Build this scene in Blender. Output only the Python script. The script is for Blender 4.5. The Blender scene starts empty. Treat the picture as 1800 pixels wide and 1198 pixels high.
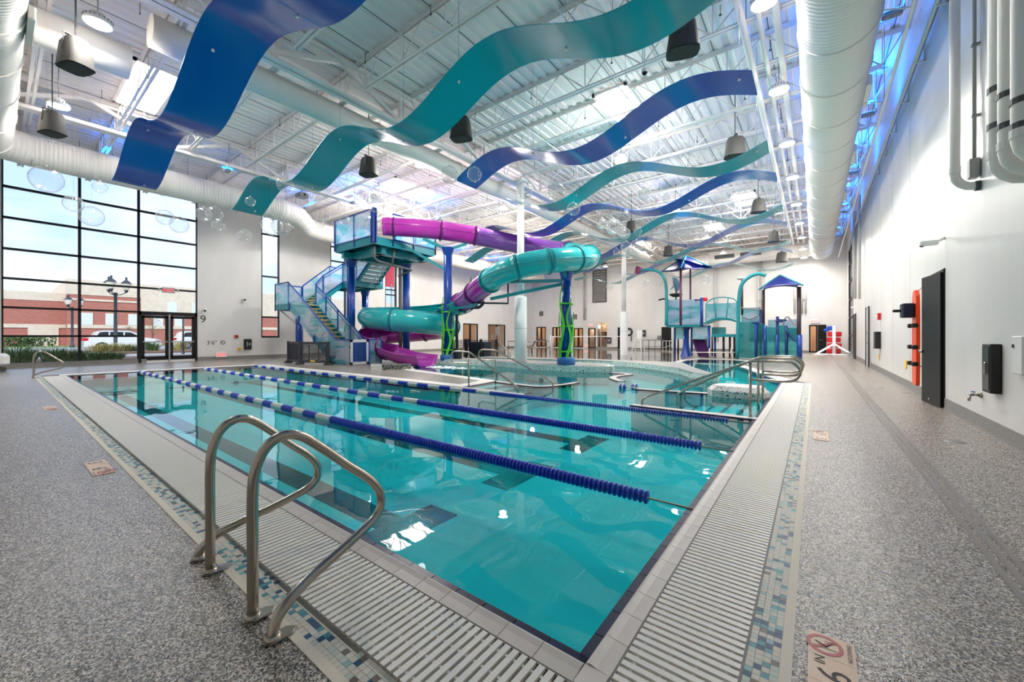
import bpy, math, random
from math import sin, cos, pi, radians, sqrt, atan2
from mathutils import Vector, Matrix
from mathutils.geometry import tessellate_polygon
random.seed(7)
S = bpy.context.scene
COL = S.collection
# ------------------------------------------------------------------ camera, sky, light, exposure
F, U0, V0, EYE = 696.0, 900.0, 590.0, 1.3          # measured from the vanishing points of the photograph
PSI = math.atan((1432 - U0) / F)
SN, CS = sin(PSI), cos(PSI)
cam = bpy.data.cameras.new('camera'); co = bpy.data.objects.new('camera', cam); COL.objects.link(co)
co.location = (0, 0, EYE); co.rotation_euler = (pi / 2, 0, PSI)
cam.sensor_width = 36; cam.lens = 36 * F / 1800; cam.shift_y = -(599 - V0) / 1800
cam.clip_start = 0.05; cam.clip_end = 500
S.camera = co
S.view_settings.view_transform = 'Standard'; S.view_settings.look = 'None'
S.view_settings.gamma = 1.0; S.view_settings.use_curve_mapping = False
S.view_settings.exposure = 0.46
S.cycles.max_bounces = 10; S.cycles.diffuse_bounces = 5; S.cycles.glossy_bounces = 4
S.cycles.transparent_max_bounces = 16; S.cycles.transmission_bounces = 4
S.cycles.sample_clamp_indirect = 6; S.cycles.caustics_reflective = False; S.cycles.caustics_refractive = False

def srgb(r, g, b):
    f = lambda c: (c / 255) / 12.92 if c / 255 <= .04045 else ((c / 255 + .055) / 1.055) ** 2.4
    return (f(r), f(g), f(b), 1)

def make_world():
    w = bpy.data.worlds.new('sky'); S.world = w; w.use_nodes = True
    n, l = w.node_tree.nodes, w.node_tree.links
    bg = n['Background']; tc = n.new('ShaderNodeTexCoord'); mp = n.new('ShaderNodeMapping')
    mp.inputs['Scale'].default_value = (1, 1, 2.6)
    no = n.new('ShaderNodeTexNoise'); no.inputs['Scale'].default_value = 2.3; no.inputs['Detail'].default_value = 8
    no.inputs['Roughness'].default_value = .58
    cr = n.new('ShaderNodeValToRGB'); cr.color_ramp.elements[0].position = .42; cr.color_ramp.elements[1].position = .66
    cr.color_ramp.elements[0].color = srgb(186, 211, 250); cr.color_ramp.elements[1].color = srgb(248, 250, 255)
    l.new(tc.outputs['Generated'], mp.inputs['Vector']); l.new(mp.outputs[0], no.inputs['Vector'])
    l.new(no.outputs['Fac'], cr.inputs[0]); l.new(cr.outputs[0], bg.inputs['Color'])
    bg.inputs['Strength'].default_value = 1.2
make_world()
sd = bpy.data.lights.new('sun', 'SUN'); so = bpy.data.objects.new('sun', sd); COL.objects.link(so)
sd.energy = 2.0; sd.angle = radians(6); sd.color = (1, .96, .9)
so.rotation_euler = (radians(22), radians(42), 0)   # high behind this building, lights the facade across the car park
LAMP_W = 98.0

# ------------------------------------------------------------------ picture <-> world (calibration only)
def ray(u, v):
    a, b = (u - U0) / F, -(v - V0) / F
    return Vector((-SN + CS * a, CS + SN * a, b))
def atz(u, v, z=0.0): r = ray(u, v); return r * ((z - EYE) / r.z) + Vector((0, 0, EYE))
def onx(u, v, X): r = ray(u, v); return r * (X / r.x) + Vector((0, 0, EYE))
def ony(u, v, Y): r = ray(u, v); return r * (Y / r.y) + Vector((0, 0, EYE))
def att(u, v, t): return ray(u, v) * t + Vector((0, 0, EYE))

# ------------------------------------------------------------------ materials
MATS = {}
def M(name, col=(200, 200, 200), rough=.5, metal=0., spec=.5, emit=None, es=0., coat=0., alpha=None):
    if name in MATS: return MATS[name]
    m = bpy.data.materials.new(name); m.use_nodes = True
    b = m.node_tree.nodes['Principled BSDF']
    c = srgb(*col) if max(col) > 1 else (*col, 1)
    b.inputs['Base Color'].default_value = c; b.inputs['Roughness'].default_value = rough
    b.inputs['Metallic'].default_value = metal; b.inputs['Specular IOR Level'].default_value = spec
    b.inputs['Coat Weight'].default_value = coat; b.inputs['Coat Roughness'].default_value = .05
    if emit: b.inputs['Emission Color'].default_value = srgb(*emit); b.inputs['Emission Strength'].default_value = es
    m.diffuse_color = c
    MATS[name] = m; return m
def nodes(m): return m.node_tree.nodes, m.node_tree.links, m.node_tree.nodes['Principled BSDF']
def vary(m, c1, c2, scale=3., detail=4, bump=0., stretch=(1, 1, 1), lo=.35, hi=.65, bscale=None):
    n, l, b = nodes(m)
    tc = n.new('ShaderNodeTexCoord'); mp = n.new('ShaderNodeMapping'); mp.inputs['Scale'].default_value = stretch
    no = n.new('ShaderNodeTexNoise'); no.inputs['Scale'].default_value = scale; no.inputs['Detail'].default_value = detail
    cr = n.new('ShaderNodeValToRGB'); cr.color_ramp.elements[0].position = lo; cr.color_ramp.elements[1].position = hi
    cr.color_ramp.elements[0].color = srgb(*c1); cr.color_ramp.elements[1].color = srgb(*c2)
    l.new(tc.outputs['Object'], mp.inputs[0]); l.new(mp.outputs[0], no.inputs['Vector']); l.new(no.outputs['Fac'], cr.inputs[0])
    l.new(cr.outputs[0], b.inputs['Base Color'])
    if bump:
        bp = n.new('ShaderNodeBump'); bp.inputs['Strength'].default_value = bump; bp.inputs['Distance'].default_value = .01
        if bscale:
            n2 = n.new('ShaderNodeTexNoise'); n2.inputs['Scale'].default_value = bscale; l.new(mp.outputs[0], n2.inputs['Vector'])
            l.new(n2.outputs['Fac'], bp.inputs['Height'])
        else: l.new(no.outputs['Fac'], bp.inputs['Height'])
        l.new(bp.outputs[0], b.inputs['Normal'])
    return m
def speckle(m, cols, scale, bump=0., rough=None, big=None):
    """random flecks: one colour per voronoi cell"""
    n, l, b = nodes(m)
    tc = n.new('ShaderNodeTexCoord'); vo = n.new('ShaderNodeTexVoronoi'); vo.inputs['Scale'].default_value = scale
    sp = n.new('ShaderNodeSeparateColor'); cr = n.new('ShaderNodeValToRGB'); cr.color_ramp.interpolation = 'CONSTANT'
    el = cr.color_ramp.elements
    el[0].position = 0; el[0].color = srgb(*cols[0][1]); el[1].position = cols[1][0]; el[1].color = srgb(*cols[1][1])
    for p, c in cols[2:]:
        e = el.new(p); e.color = srgb(*c)
    l.new(tc.outputs['Object'], vo.inputs['Vector']); l.new(vo.outputs['Color'], sp.inputs[0]); l.new(sp.outputs[0], cr.inputs[0])
    l.new(cr.outputs[0], b.inputs['Base Color'])
    if bump:
        bp = n.new('ShaderNodeBump'); bp.inputs['Strength'].default_value = bump; bp.inputs['Distance'].default_value = .004
        l.new(vo.outputs['Distance'], bp.inputs['Height']); l.new(bp.outputs[0], b.inputs['Normal'])
    return m
def glassy(name, tint, gloss=(1, 1, 1, 1), pwr=5.0, rough=.0, ior=1.45, body=None, bodyfac=0., bump=0., bscale=2., bdist=.02):
    """clear sheet: see-through with a Fresnel mirror, optionally a share of coloured body"""
    if name in MATS: return MATS[name]
    m = bpy.data.materials.new(name); m.use_nodes = True; n, l = m.node_tree.nodes, m.node_tree.links
    n.remove(n['Principled BSDF']); out = n['Material Output']
    tr = n.new('ShaderNodeBsdfTransparent'); tr.inputs[0].default_value = tint
    gl = n.new('ShaderNodeBsdfGlossy'); gl.inputs[0].default_value = gloss; gl.inputs['Roughness'].default_value = rough
    lw = n.new('ShaderNodeLayerWeight'); lw.inputs['Blend'].default_value = .5      # |cos| facing term, then Schlick
    pw = n.new('ShaderNodeMath'); pw.operation = 'POWER'; pw.inputs[1].default_value = pwr
    fr = n.new('ShaderNodeMath'); fr.operation = 'MULTIPLY_ADD'; f0 = ((ior - 1) / (ior + 1)) ** 2
    fr.inputs[1].default_value = 1 - f0; fr.inputs[2].default_value = f0
    l.new(lw.outputs['Facing'], pw.inputs[0]); l.new(pw.outputs[0], fr.inputs[0])
    mx = n.new('ShaderNodeMixShader'); l.new(fr.outputs[0], mx.inputs[0])
    src = tr
    if body:
        df = n.new('ShaderNodeBsdfDiffuse'); df.inputs[0].default_value = body
        m2 = n.new('ShaderNodeMixShader'); m2.inputs[0].default_value = bodyfac
        l.new(tr.outputs[0], m2.inputs[1]); l.new(df.outputs[0], m2.inputs[2]); src = m2
        MATS[name + '_body'] = (df, m2)
    l.new(src.outputs[0], mx.inputs[1]); l.new(gl.outputs[0], mx.inputs[2]); l.new(mx.outputs[0], out.inputs['Surface'])
    if bump:
        tc = n.new('ShaderNodeTexCoord'); no = n.new('ShaderNodeTexNoise'); no.inputs['Scale'].default_value = bscale
        no.inputs['Detail'].default_value = 2
        bp = n.new('ShaderNodeBump'); bp.inputs['Strength'].default_value = bump; bp.inputs['Distance'].default_value = bdist
        l.new(tc.outputs['Object'], no.inputs['Vector']); l.new(no.outputs['Fac'], bp.inputs['Height'])
        l.new(bp.outputs[0], lw.inputs['Normal']); l.new(bp.outputs[0], gl.inputs['Normal'])
    m.diffuse_color = (*tint[:3], 1)
    MATS[name] = m; return m

wall_m = vary(M('painted_wall', (216, 214, 211), .3, spec=.35), (213, 211, 208), (219, 217, 214), 1.4, 3, .02, (1, 1, .35))
ceil_m = M('white_roof_deck', (240, 231, 226), .55)
steel_m = M('white_steel', (238, 231, 226), .45)
dark_m = M('black_metal', (14, 14, 15), .45, spec=.3)
blk_m = M('black_plastic', (22, 22, 24), .5)
deck_m = speckle(M('speckled_deck', (150, 148, 146), .27), [(0, (42, 39, 36)), (.2, (86, 81, 74)), (.39, (130, 122, 113)), (.58, (164, 155, 144)), (.78, (202, 192, 180))], 150, .35)
cove_m = speckle(M('speckled_cove', (140, 140, 140), .45), [(0, (84, 82, 80)), (.3, (120, 117, 114)), (.6, (146, 142, 138)), (.85, (168, 164, 160))], 210)
slot_m = M('drain_steel', (118, 112, 106), .4, .4)
cop_m = vary(M('beige_coping', (205, 196, 186), .4), (198, 188, 178), (212, 204, 195), 3)
navy_m = vary(M('navy_tile', (12, 24, 62), .3, spec=.2), (8, 18, 48), (16, 32, 76), 6)
grate_m = M('white_grating', (226, 222, 214), .45)
gbed_m = M('gutter_trough', (120, 116, 110), .6)
grout_m = M('beige_grout', (190, 184, 171), .6)
tile_ms = [M('tile_beige', (200, 194, 180), .5, spec=.3), M('tile_pale_green', (182, 190, 180), .5, spec=.3), M('tile_teal', (62, 134, 144), .45, spec=.3), M('tile_blue', (22, 72, 104), .45, spec=.3), M('tile_brown', (104, 94, 86), .45, spec=.3), M('tile_mid', (128, 168, 168), .45, spec=.3)]
water_m = glassy('pool_water', (.13, .745, .78, 1), gloss=(.7, .7, .7, 1), ior=1.33, bump=.045, bscale=2.2, bdist=.05)
plaster_m = vary(M('pool_plaster', (232, 240, 238), .6), (222, 234, 232), (238, 244, 242), .8)
mosaic_m = speckle(M('island_mosaic', (226, 222, 216), .35), [(0, (60, 68, 76)), (.045, (126, 134, 138)), (.09, (204, 199, 194)), (.25, (230, 226, 220)), (.7, (238, 235, 230))], 34)
islandtop_m = speckle(M('island_deck', (176, 172, 168), .3), [(0, (120, 118, 116)), (.25, (160, 156, 152)), (.6, (184, 180, 176))], 90)
wet_m = speckle(M('wet_grey_floor', (124, 120, 116), .06), [(0, (92, 90, 88)), (.3, (120, 116, 112)), (.7, (136, 132, 128))], 70)
inox_m = M('brushed_steel', (178, 168, 156), .2, 1.0)
rib_blue = M('blue_acrylic', (0, 84, 182), .2, spec=.4, coat=.15)
rib_teal = M('teal_acrylic', (0, 158, 174), .2, spec=.4, coat=.15)
purple_m = M('purple_fibreglass', (170, 44, 160), .2, coat=.6)
violet_m = M('violet_fibreglass', (112, 60, 150), .2, coat=.6)
tealf_m = M('teal_fibreglass', (36, 176, 180), .2, coat=.6)
tealp_m = M('teal_paint', (20, 142, 152), .35)
blue_m = M('blue_paint', (0, 62, 152), .28, coat=.3)
dkblue_m = M('navy_paint', (16, 44, 108), .35)
lime_m = M('lime_green', (84, 196, 44), .4)
yellow_m = M('yellow_edge', (248, 216, 60), .5)
grey_m = M('grey_metal', (150, 152, 154), .4, .3)
dgrey_m = M('dark_grey_plastic', (74, 74, 74), .5)
char_m = M('charcoal_plastic', (52, 54, 62), .55)
white_m = M('white_plastic', (236, 236, 234), .35)
duct_m = M('white_duct', (234, 228, 221), .5)
red_m = M('red_plastic', (206, 24, 36), .4)
orange_m = M('orange_board', (244, 74, 16), .35)
lamp_m = M('lit_lamp_lens', (255, 255, 250), .5, emit=(255, 250, 242), es=9.0)
sky_m = M('skylight_lens', (255, 255, 255), .5, emit=(255, 251, 246), es=24)
blueled_m = M('blue_led_lens', (60, 140, 255), .5, emit=(40, 130, 255), es=6)
redled_m = M('red_lit_letters', (230, 20, 30), .5, emit=(255, 30, 40), es=1.2)
ink_m = M('black_ink', (22, 20, 20), .6)
sign_m = M('sign_tile', (214, 182, 152), .45)
signred_m = M('sign_red', (168, 16, 30), .45)
glass_m = glassy('window_glass', (.94, .97, .98, 1), gloss=(.5, .5, .5, 1), rough=.22, ior=1.4)
bub_m = glassy('clear_bubble', (.95, .96, .96, 1), pwr=3.2, ior=1.5, body=(.95, .97, .97, 1), bodyfac=.055)
panel_m = glassy('clear_panel', (.84, .93, .97, 1), ior=1.45, body=(.62, .82, .9, 1), bodyfac=.34)
panelw_m = glassy('wave_panel', (.66, .88, .9, 1), ior=1.45, body=(.28, .66, .7, 1), bodyfac=.42)
panelt_m = glassy('teal_panel', (.4, .74, .74, 1), ior=1.45, body=(.1, .42, .44, 1), bodyfac=.42)
warm_m = M('warm_room_wall', (206, 176, 150), .7)
foam_m = M('white_water_foam', (240, 246, 246), .6)

def wave_print(mname, c1, c2, scale):
    df, m2 = MATS[mname + '_body']; m = MATS[mname]; n, l = m.node_tree.nodes, m.node_tree.links
    tc = n.new('ShaderNodeTexCoord'); mp = n.new('ShaderNodeMapping'); mp.inputs['Scale'].default_value = (.35, .35, 1)
    no = n.new('ShaderNodeTexNoise'); no.inputs['Scale'].default_value = scale; no.inputs['Detail'].default_value = 2; no.inputs['Distortion'].default_value = 1.2
    cr = n.new('ShaderNodeValToRGB'); cr.color_ramp.elements[0].position = .4; cr.color_ramp.elements[1].position = .6
    cr.color_ramp.elements[0].color = c1; cr.color_ramp.elements[1].color = c2
    l.new(tc.outputs['Object'], mp.inputs[0]); l.new(mp.outputs[0], no.inputs['Vector']); l.new(no.outputs['Fac'], cr.inputs[0]); l.new(cr.outputs[0], df.inputs[0])
wave_print('clear_panel', srgb(232, 230, 250), srgb(96, 214, 232), 1.5)
wave_print('wave_panel', srgb(196, 200, 226), srgb(60, 170, 184), 1.1)
wave_print('teal_panel', srgb(30, 130, 140), srgb(70, 168, 176), 1.1)

# ------------------------------------------------------------------ mesh building
OFF = {}
class MB:
    def __init__(s): s.v = []; s.f = []; s.mi = []; s.sm = []
    def add(s, vs, fs, mi=0, smooth=False):
        o = len(s.v); s.v.extend([tuple(x) for x in vs])
        for f in fs: s.f.append(tuple(i + o for i in f)); s.mi.append(mi); s.sm.append(smooth)
        return s
    def box(s, c, d, rz=0., mi=0, R=None):
        x, y, z = d[0] / 2, d[1] / 2, d[2] / 2
        R = R or Matrix.Rotation(rz, 3, 'Z'); c = Vector(c)
        vs = [c + R @ Vector(p) for p in ((-x, -y, -z), (x, -y, -z), (x, y, -z), (-x, y, -z), (-x, -y, z), (x, -y, z), (x, y, z), (-x, y, z))]
        return s.add(vs, [(0, 3, 2, 1), (4, 5, 6, 7), (0, 1, 5, 4), (1, 2, 6, 5), (2, 3, 7, 6), (3, 0, 4, 7)], mi)
    def bb(s, a, b, mi=0):
        return s.box([(p + q) / 2 for p, q in zip(a, b)], [abs(q - p) for p, q in zip(a, b)], mi=mi)
    def rbox(s, c, d, bev, R=None, mi=0):
        """box with chamfered vertical edges (8-gon prism) and chamfered rims"""
        x, y, z = d[0] / 2, d[1] / 2, d[2] / 2; R = R or Matrix(); R = R.to_3x3(); c = Vector(c)
        def ring(i, zz):
            X, Y, b = x - i, y - i, bev
            return [c + R @ Vector((p[0], p[1], zz)) for p in ((-X + b, -Y), (X - b, -Y), (X, -Y + b), (X, Y - b), (X - b, Y), (-X + b, Y), (-X, Y - b), (-X, -Y + b))]
        e = min(bev, z) * .6
        vs = ring(e, -z) + ring(0, -z + e) + ring(0, z - e) + ring(e, z)
        fs = [tuple(range(7, -1, -1)), tuple(range(24, 32))]
        for k in range(3):
            for i in range(8): j = (i + 1) % 8; fs.append((k * 8 + i, k * 8 + j, k * 8 + 8 + j, k * 8 + 8 + i))
        return s.add(vs, fs, mi)
    def beam(s, a, b, w, h, up=(0, 0, 1), mi=0):
        a, b = Vector(a), Vector(b); d = (b - a); L = d.length; d.normalize(); up = Vector(up)
        if abs(d.dot(up)) > .98: up = Vector((0, 1, 0))
        r = d.cross(up).normalized(); u2 = r.cross(d)
        R = Matrix((r, d, u2)).transposed()
        return s.box((a + b) / 2, (w, L, h), mi=mi, R=R)
    def tube(s, path, r, seg=8, closed=False, cap=True, mi=0):
        P = [Vector(p) for p in path]; n = len(P); rs = r if isinstance(r, (list, tuple)) else [r] * n
        vs = []; prev = None
        for i, p in enumerate(P):
            if closed: d = (P[(i + 1) % n] - P[i - 1])
            else: d = P[min(i + 1, n - 1)] - P[max(i - 1, 0)]
            d.normalize()
            if prev is None:
                a = Vector((0, 0, 1)) if abs(d.z) < .9 else Vector((1, 0, 0)); x = d.cross(a).normalized()
            else:
                x = (prev - d * prev.dot(d)).normalized()
            prev = x; y = d.cross(x)
            for k in range(seg):
                t = 2 * pi * k / seg; vs.append(p + (x * cos(t) + y * sin(t)) * rs[i])
        fs = []
        for i in range(n if closed else n - 1):
            j = (i + 1) % n
            for k in range(seg): q = (k + 1) % seg; fs.append((i * seg + k, i * seg + q, j * seg + q, j * seg + k))
        s.add(vs, fs, mi, True)
        if cap and not closed:
            o = len(s.v) - len(vs)
            for f in (tuple(o + k for k in range(seg - 1, -1, -1)), tuple(o + (n - 1) * seg + k for k in range(seg))): s.f.append(f); s.mi.append(mi); s.sm.append(False)
        return s
    def cyl(s, a, b, r, seg=12, r2=None, mi=0): return s.tube([a, b], [r, r if r2 is None else r2], seg, mi=mi)
    def lathe(s, prof, c=(0, 0, 0), seg=20, R=None, mi=0, smooth=True):
        c = Vector(c); R = R or Matrix.Identity(3); vs = []; n = len(prof)
        for r, z in prof:
            for k in range(seg): t = 2 * pi * k / seg; vs.append(c + R @ Vector((r * cos(t), r * sin(t), z)))
        fs = [(i * seg + k, i * seg + (k + 1) % seg, (i + 1) * seg + (k + 1) % seg, (i + 1) * seg + k) for i in range(n - 1) for k in range(seg)]
        return s.add(vs, fs, mi, smooth)
    def sphere(s, c, r, seg=20, rings=12, sc=(1, 1, 1), mi=0):
        vs = []; fs = []; c = Vector(c)
        for i in range(rings + 1):
            p = pi * i / rings
            for k in range(seg):
                t = 2 * pi * k / seg; vs.append(c + Vector((r * sc[0] * sin(p) * cos(t), r * sc[1] * sin(p) * sin(t), r * sc[2] * cos(p))))
        for i in range(rings):
            for k in range(seg): q = (k + 1) % seg; fs.append((i * seg + k, (i + 1) * seg + k, (i + 1) * seg + q, i * seg + q))
        return s.add(vs, fs, mi, True)
    def prism(s, poly, z0, z1, mi=0, top=True, bottom=True, sides=True, holes=()):
        """vertical prism over a plan polygon with optional holes"""
        loops = [[Vector((x, y, 0)) for x, y in lp] for lp in [poly] + list(holes)]
        flat = [p for lp in loops for p in lp]; tris = tessellate_polygon(loops)
        n = len(flat); vs = [(p.x, p.y, z1) for p in flat] + [(p.x, p.y, z0) for p in flat]; fs = []
        for a, b, c in tris:
            A, B, Cc = flat[a], flat[b], flat[c]
            if (B - A).cross(Cc - A).z < 0: a, c = c, a
            if top: fs.append((a, b, c))
            if bottom: fs.append((n + c, n + b, n + a))
        if sides:
            o = 0
            for lp in loops:
                m = len(lp)
                for i in range(m): j = (i + 1) % m; fs.append((o + i, o + j, n + o + j, n + o + i))
                o += m
        return s.add(vs, fs, mi)
    def profile(s, pts, origin, ax, ay, az, thick, mi=0):
        """flat outline pts (2D) in the plane ax, ay extruded along az"""
        o, ax, ay, az = map(Vector, (origin, ax, ay, az)); n = len(pts)
        tris = tessellate_polygon([[Vector((p[0], p[1], 0)) for p in pts]])
        vs = [o + ax * p[0] + ay * p[1] for p in pts] + [o + ax * p[0] + ay * p[1] + az * thick for p in pts]
        fs = [t for t in tris] + [(n + t[2], n + t[1], n + t[0]) for t in tris]
        for i in range(n): j = (i + 1) % n; fs.append((i, j, n + j, n + i))
        return s.add(vs, fs, mi)
    def strip(s, path, w0, w1, z0, z1, closed=False, mi=0):
        """band along a plan polyline between offsets w0 and w1 (left of travel positive), from z0 up to z1"""
        P = [Vector((p[0], p[1])) for p in path]; n = len(P); A = []; B = []
        for i in range(n):
            a = P[i] - P[i - 1] if (i > 0 or closed) else P[1] - P[0]
            b = P[(i + 1) % n] - P[i] if (i < n - 1 or closed) else a
            a.normalize(); b.normalize(); na, nb = Vector((-a.y, a.x)), Vector((-b.y, b.x)); m = na + nb
            if m.length < .2: m = na.copy()
            m.normalize(); k = min(1 / max(m.dot(na), .35), 2.2)
            A.append(P[i] + m * w0 * k); B.append(P[i] + m * w1 * k)
        vs = [(p.x, p.y, z) for z in (z0, z1) for L in (A, B) for p in L]; fs = []
        for i in range(n if closed else n - 1):
            j = (i + 1) % n
            fs += [(2 * n + i, 2 * n + j, 3 * n + j, 3 * n + i), (i, j, 2 * n + j, 2 * n + i), (n + j, n + i, 3 * n + i, 3 * n + j), (n + i, n + j, j, i)]
        if not closed: fs += [(0, 2 * n, 3 * n, n), (n - 1, 2 * n - 1, 4 * n - 1, 3 * n - 1)]
        return s.add(vs, fs, mi)
    def text(s, txt, size, origin, ax, ay, az, thick=.002, mi=0, align='CENTER', squash=1.):
        cu = bpy.data.curves.new('t', 'FONT'); cu.body = txt; cu.size = size; cu.align_x = align; cu.resolution_u = 3
        ob = bpy.data.objects.new('t', cu); COL.objects.link(ob)
        dg = bpy.context.evaluated_depsgraph_get(); me = bpy.data.meshes.new_from_object(ob.evaluated_get(dg))
        o, ax, ay, az = map(Vector, (origin, ax, ay, az))
        s.add([o + ax * v.co.x * squash + ay * v.co.y + az * thick for v in me.vertices], [tuple(p.vertices) for p in me.polygons], mi)
        bpy.data.objects.remove(ob); bpy.data.curves.remove(cu); bpy.data.meshes.remove(me); return s
    def build(s, name, mat, parent=None, loc=None, label=None, kind=None):
        me = bpy.data.meshes.new(name)
        off = Vector(OFF[parent.name]) if parent else Vector(loc or (0, 0, 0))
        me.from_pydata([(v[0] - off.x, v[1] - off.y, v[2] - off.z) for v in s.v], [], s.f)
        for m in (mat if isinstance(mat, (list, tuple)) else [mat]): me.materials.append(m)
        me.polygons.foreach_set('material_index', s.mi); me.polygons.foreach_set('use_smooth', s.sm); me.update()
        o = bpy.data.objects.new(name, me); COL.objects.link(o)
        if parent: o.parent = parent; OFF[o.name] = tuple(off)
        else: o.location = off; OFF[o.name] = tuple(off)
        if label: o['label'] = label
        if kind: o['kind'] = kind
        return o
def thing(name, label, cat, loc=(0, 0, 0), group=None, kind=None):
    o = bpy.data.objects.new(name, None); COL.objects.link(o); o.location = loc; o.empty_display_size = .2
    OFF[o.name] = tuple(loc); tag(o, label, cat, group, kind); return o
def tag(o, label, cat, group=None, kind=None):
    if label: o['label'] = label
    if cat: o['category'] = cat
    if group: o['group'] = group
    if kind: o['kind'] = kind
    return o
def struct(name, mb, mat, label=None): o = mb.build(name, mat, kind='structure'); tag(o, label, None); return o
def piece(name, mesh, parent, loc, mat=None, rz=0., kind=None):
    """a repeated piece sharing mesh data, at a world place under its parent"""
    o = bpy.data.objects.new(name, mesh); COL.objects.link(o); o.parent = parent
    p = OFF[parent.name]; o.location = (loc[0] - p[0], loc[1] - p[1], loc[2] - p[2]); o.rotation_euler = (0, 0, rz)
    if mat:
        o.material_slots[0].link = 'OBJECT'; o.material_slots[0].material = mat
    if kind: o['kind'] = kind
    OFF[o.name] = tuple(loc)
    return o
def rawmesh(mb, mat, name):
    me = bpy.data.meshes.new(name); me.from_pydata(mb.v, [], mb.f); me.materials.append(mat)
    me.polygons.foreach_set('use_smooth', mb.sm); me.update(); return me
def copy_thing(src, loc, label, group=None, rz=0.):
    r = src.copy(); COL.objects.link(r); r.location = loc; r.rotation_euler = (0, 0, rz); r['label'] = label; OFF[r.name] = tuple(loc)
    if group: r['group'] = group
    for ch in src.children:
        c = ch.copy(); COL.objects.link(c); c.parent = r
        for g in ch.children: d = g.copy(); COL.objects.link(d); d.parent = c
    return r
def smooth_path(P, n=8):
    """Catmull-Rom through the points"""
    P = [Vector(p) for p in P]; Q = [P[0] * 2 - P[1]] + P + [P[-1] * 2 - P[-2]]; out = []
    for i in range(1, len(Q) - 2):
        a, b, c, d = Q[i - 1], Q[i], Q[i + 1], Q[i + 2]
        for k in range(n):
            t = k / n; out.append(.5 * ((2 * b) + (c - a) * t + (2 * a - 5 * b + 4 * c - d) * t * t + (3 * b - a - 3 * c + d) * t ** 3))
    out.append(P[-1]); return out

# ------------------------------------------------------------------ room shell
XL, XR, YN, YF, ZC = -25.5, 1.84, -2.2, 37.2, 8.8
PX, PY, PL = -.72, 1.42, -19.5                       # pool: right edge, near edge, left edge
GW = .65                                             # gutter ring width
right_bank = [(-.72, 13.6), (-1.15, 14.9), (-1.62, 16.3), (-2.2, 18.2), (-2.76, 19.8), (-2.85, 20.8), (-2.5, 22.2), (-2.6, 23.6), (-3.5, 24.3), (-5.0, 24.0), (-5.4, 22.3), (-5.2, 20.3), (-4.3, 17.4), (-3.3, 14.9), (-2.35, 12.95)]
isl2_front = [(-2.35, 12.95), (-2.5, 12.45), (-2.95, 12.9), (-3.7, 14.2), (-4.8, 15.3), (-6.0, 16.1), (-7.1, 16.5), (-8.8, 16.5), (-10.4, 16.1), (-12.2, 15.6), (-14.0, 15.4)]
splash = [(-14.7, 14.8), (-14.6, 13.6), (-14.4, 12.2), (-13.2, 10.5), (-12.2, 9.85), (-10, 9.4), (-7.3, 8.85), (-7.15, 8.0), (-7.1, 7.15), (PL, 7.1)]
island1 = [(-14.5, 12.9), (-13.3, 12.75), (-11.9, 13.35), (-10.6, 13.15), (-9.4, 12.85), (-8.1, 12.7), (-7.1, 12.85), (-6.3, 13.25), (-5.8, 13.6), (-5.9, 14.0), (-6.6, 14.6), (-8.5, 14.9), (-10.5, 14.7), (-12.4, 14.4), (-14.0, 14.1)]
water_poly = [(PL, PY), (PX, PY)] + right_bank + isl2_front[1:] + splash
hole = [(PL - GW, PY - GW), (PX + GW, PY - GW), (PX + GW, 13.6)] + right_bank[1:] + isl2_front[1:] + splash[:-1] + [(PL - GW, 7.1)]

fl = MB().prism([(XL - .3, YN - .3), (XR + .3, YN - .3), (XR + .3, YF + .3), (XL - .3, YF + .3)], -.12, 0, holes=[hole])
floor_o = struct('floor', fl, deck_m, 'speckled grey epoxy pool deck')
# slot drain along the right deck
d = MB()
for k, x in enumerate((.815, .87, .925)): d.bb((x - .016, -2, -.004), (x + .016, 36, .004))
d.build('drain_channel', slot_m, floor_o)
md = MB().lathe([(0, .006), (.09, .006), (.1, 0)], (0, 0, 0), 16); fdm = rawmesh(md, slot_m, 'floor_drain')
for u, v in ((1680, 776), (1590, 690), (1545, 681), (1506, 654)): piece('floor_drain', fdm, floor_o, atz(u, v))
# basin
bz = -.5
bs = MB().prism(water_poly, bz - .1, bz, holes=[], bottom=False, sides=False)
n = len(water_poly)
for i in range(n):
    a, b = water_poly[i], water_poly[(i + 1) % n]
    bs.add([(*a, bz), (*b, bz), (*b, 0), (*a, 0)], [(0, 1, 2, 3)])
basin = struct('pool_basin', bs, plaster_m, 'white plastered pool basin under the water'); tag(basin, None, None)
# lane markings on the floor (inlaid dark tile bands)
LANES = [2.31, 4.15, 6.0]
for k, y in enumerate(LANES):
    mk = MB().bb((-17.4, y - .15, bz), (-3.25, y + .15, bz + .004)).bb((-3.25, y - .52, bz), (-2.85, y + .52, bz + .004)).bb((-17.8, y - .52, bz), (-17.4, y + .52, bz + .004))
    mk.build('lane_marking', M('black_tile', (10, 16, 26), .3), basin)
wt = MB().prism(water_poly, -.03, -.012, holes=[island1], bottom=False, sides=False)
water = wt.build('pool_water', water_m); tag(water, 'clear teal water filling the lap lanes and the winding leisure pool', 'water', kind='stuff')

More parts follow.
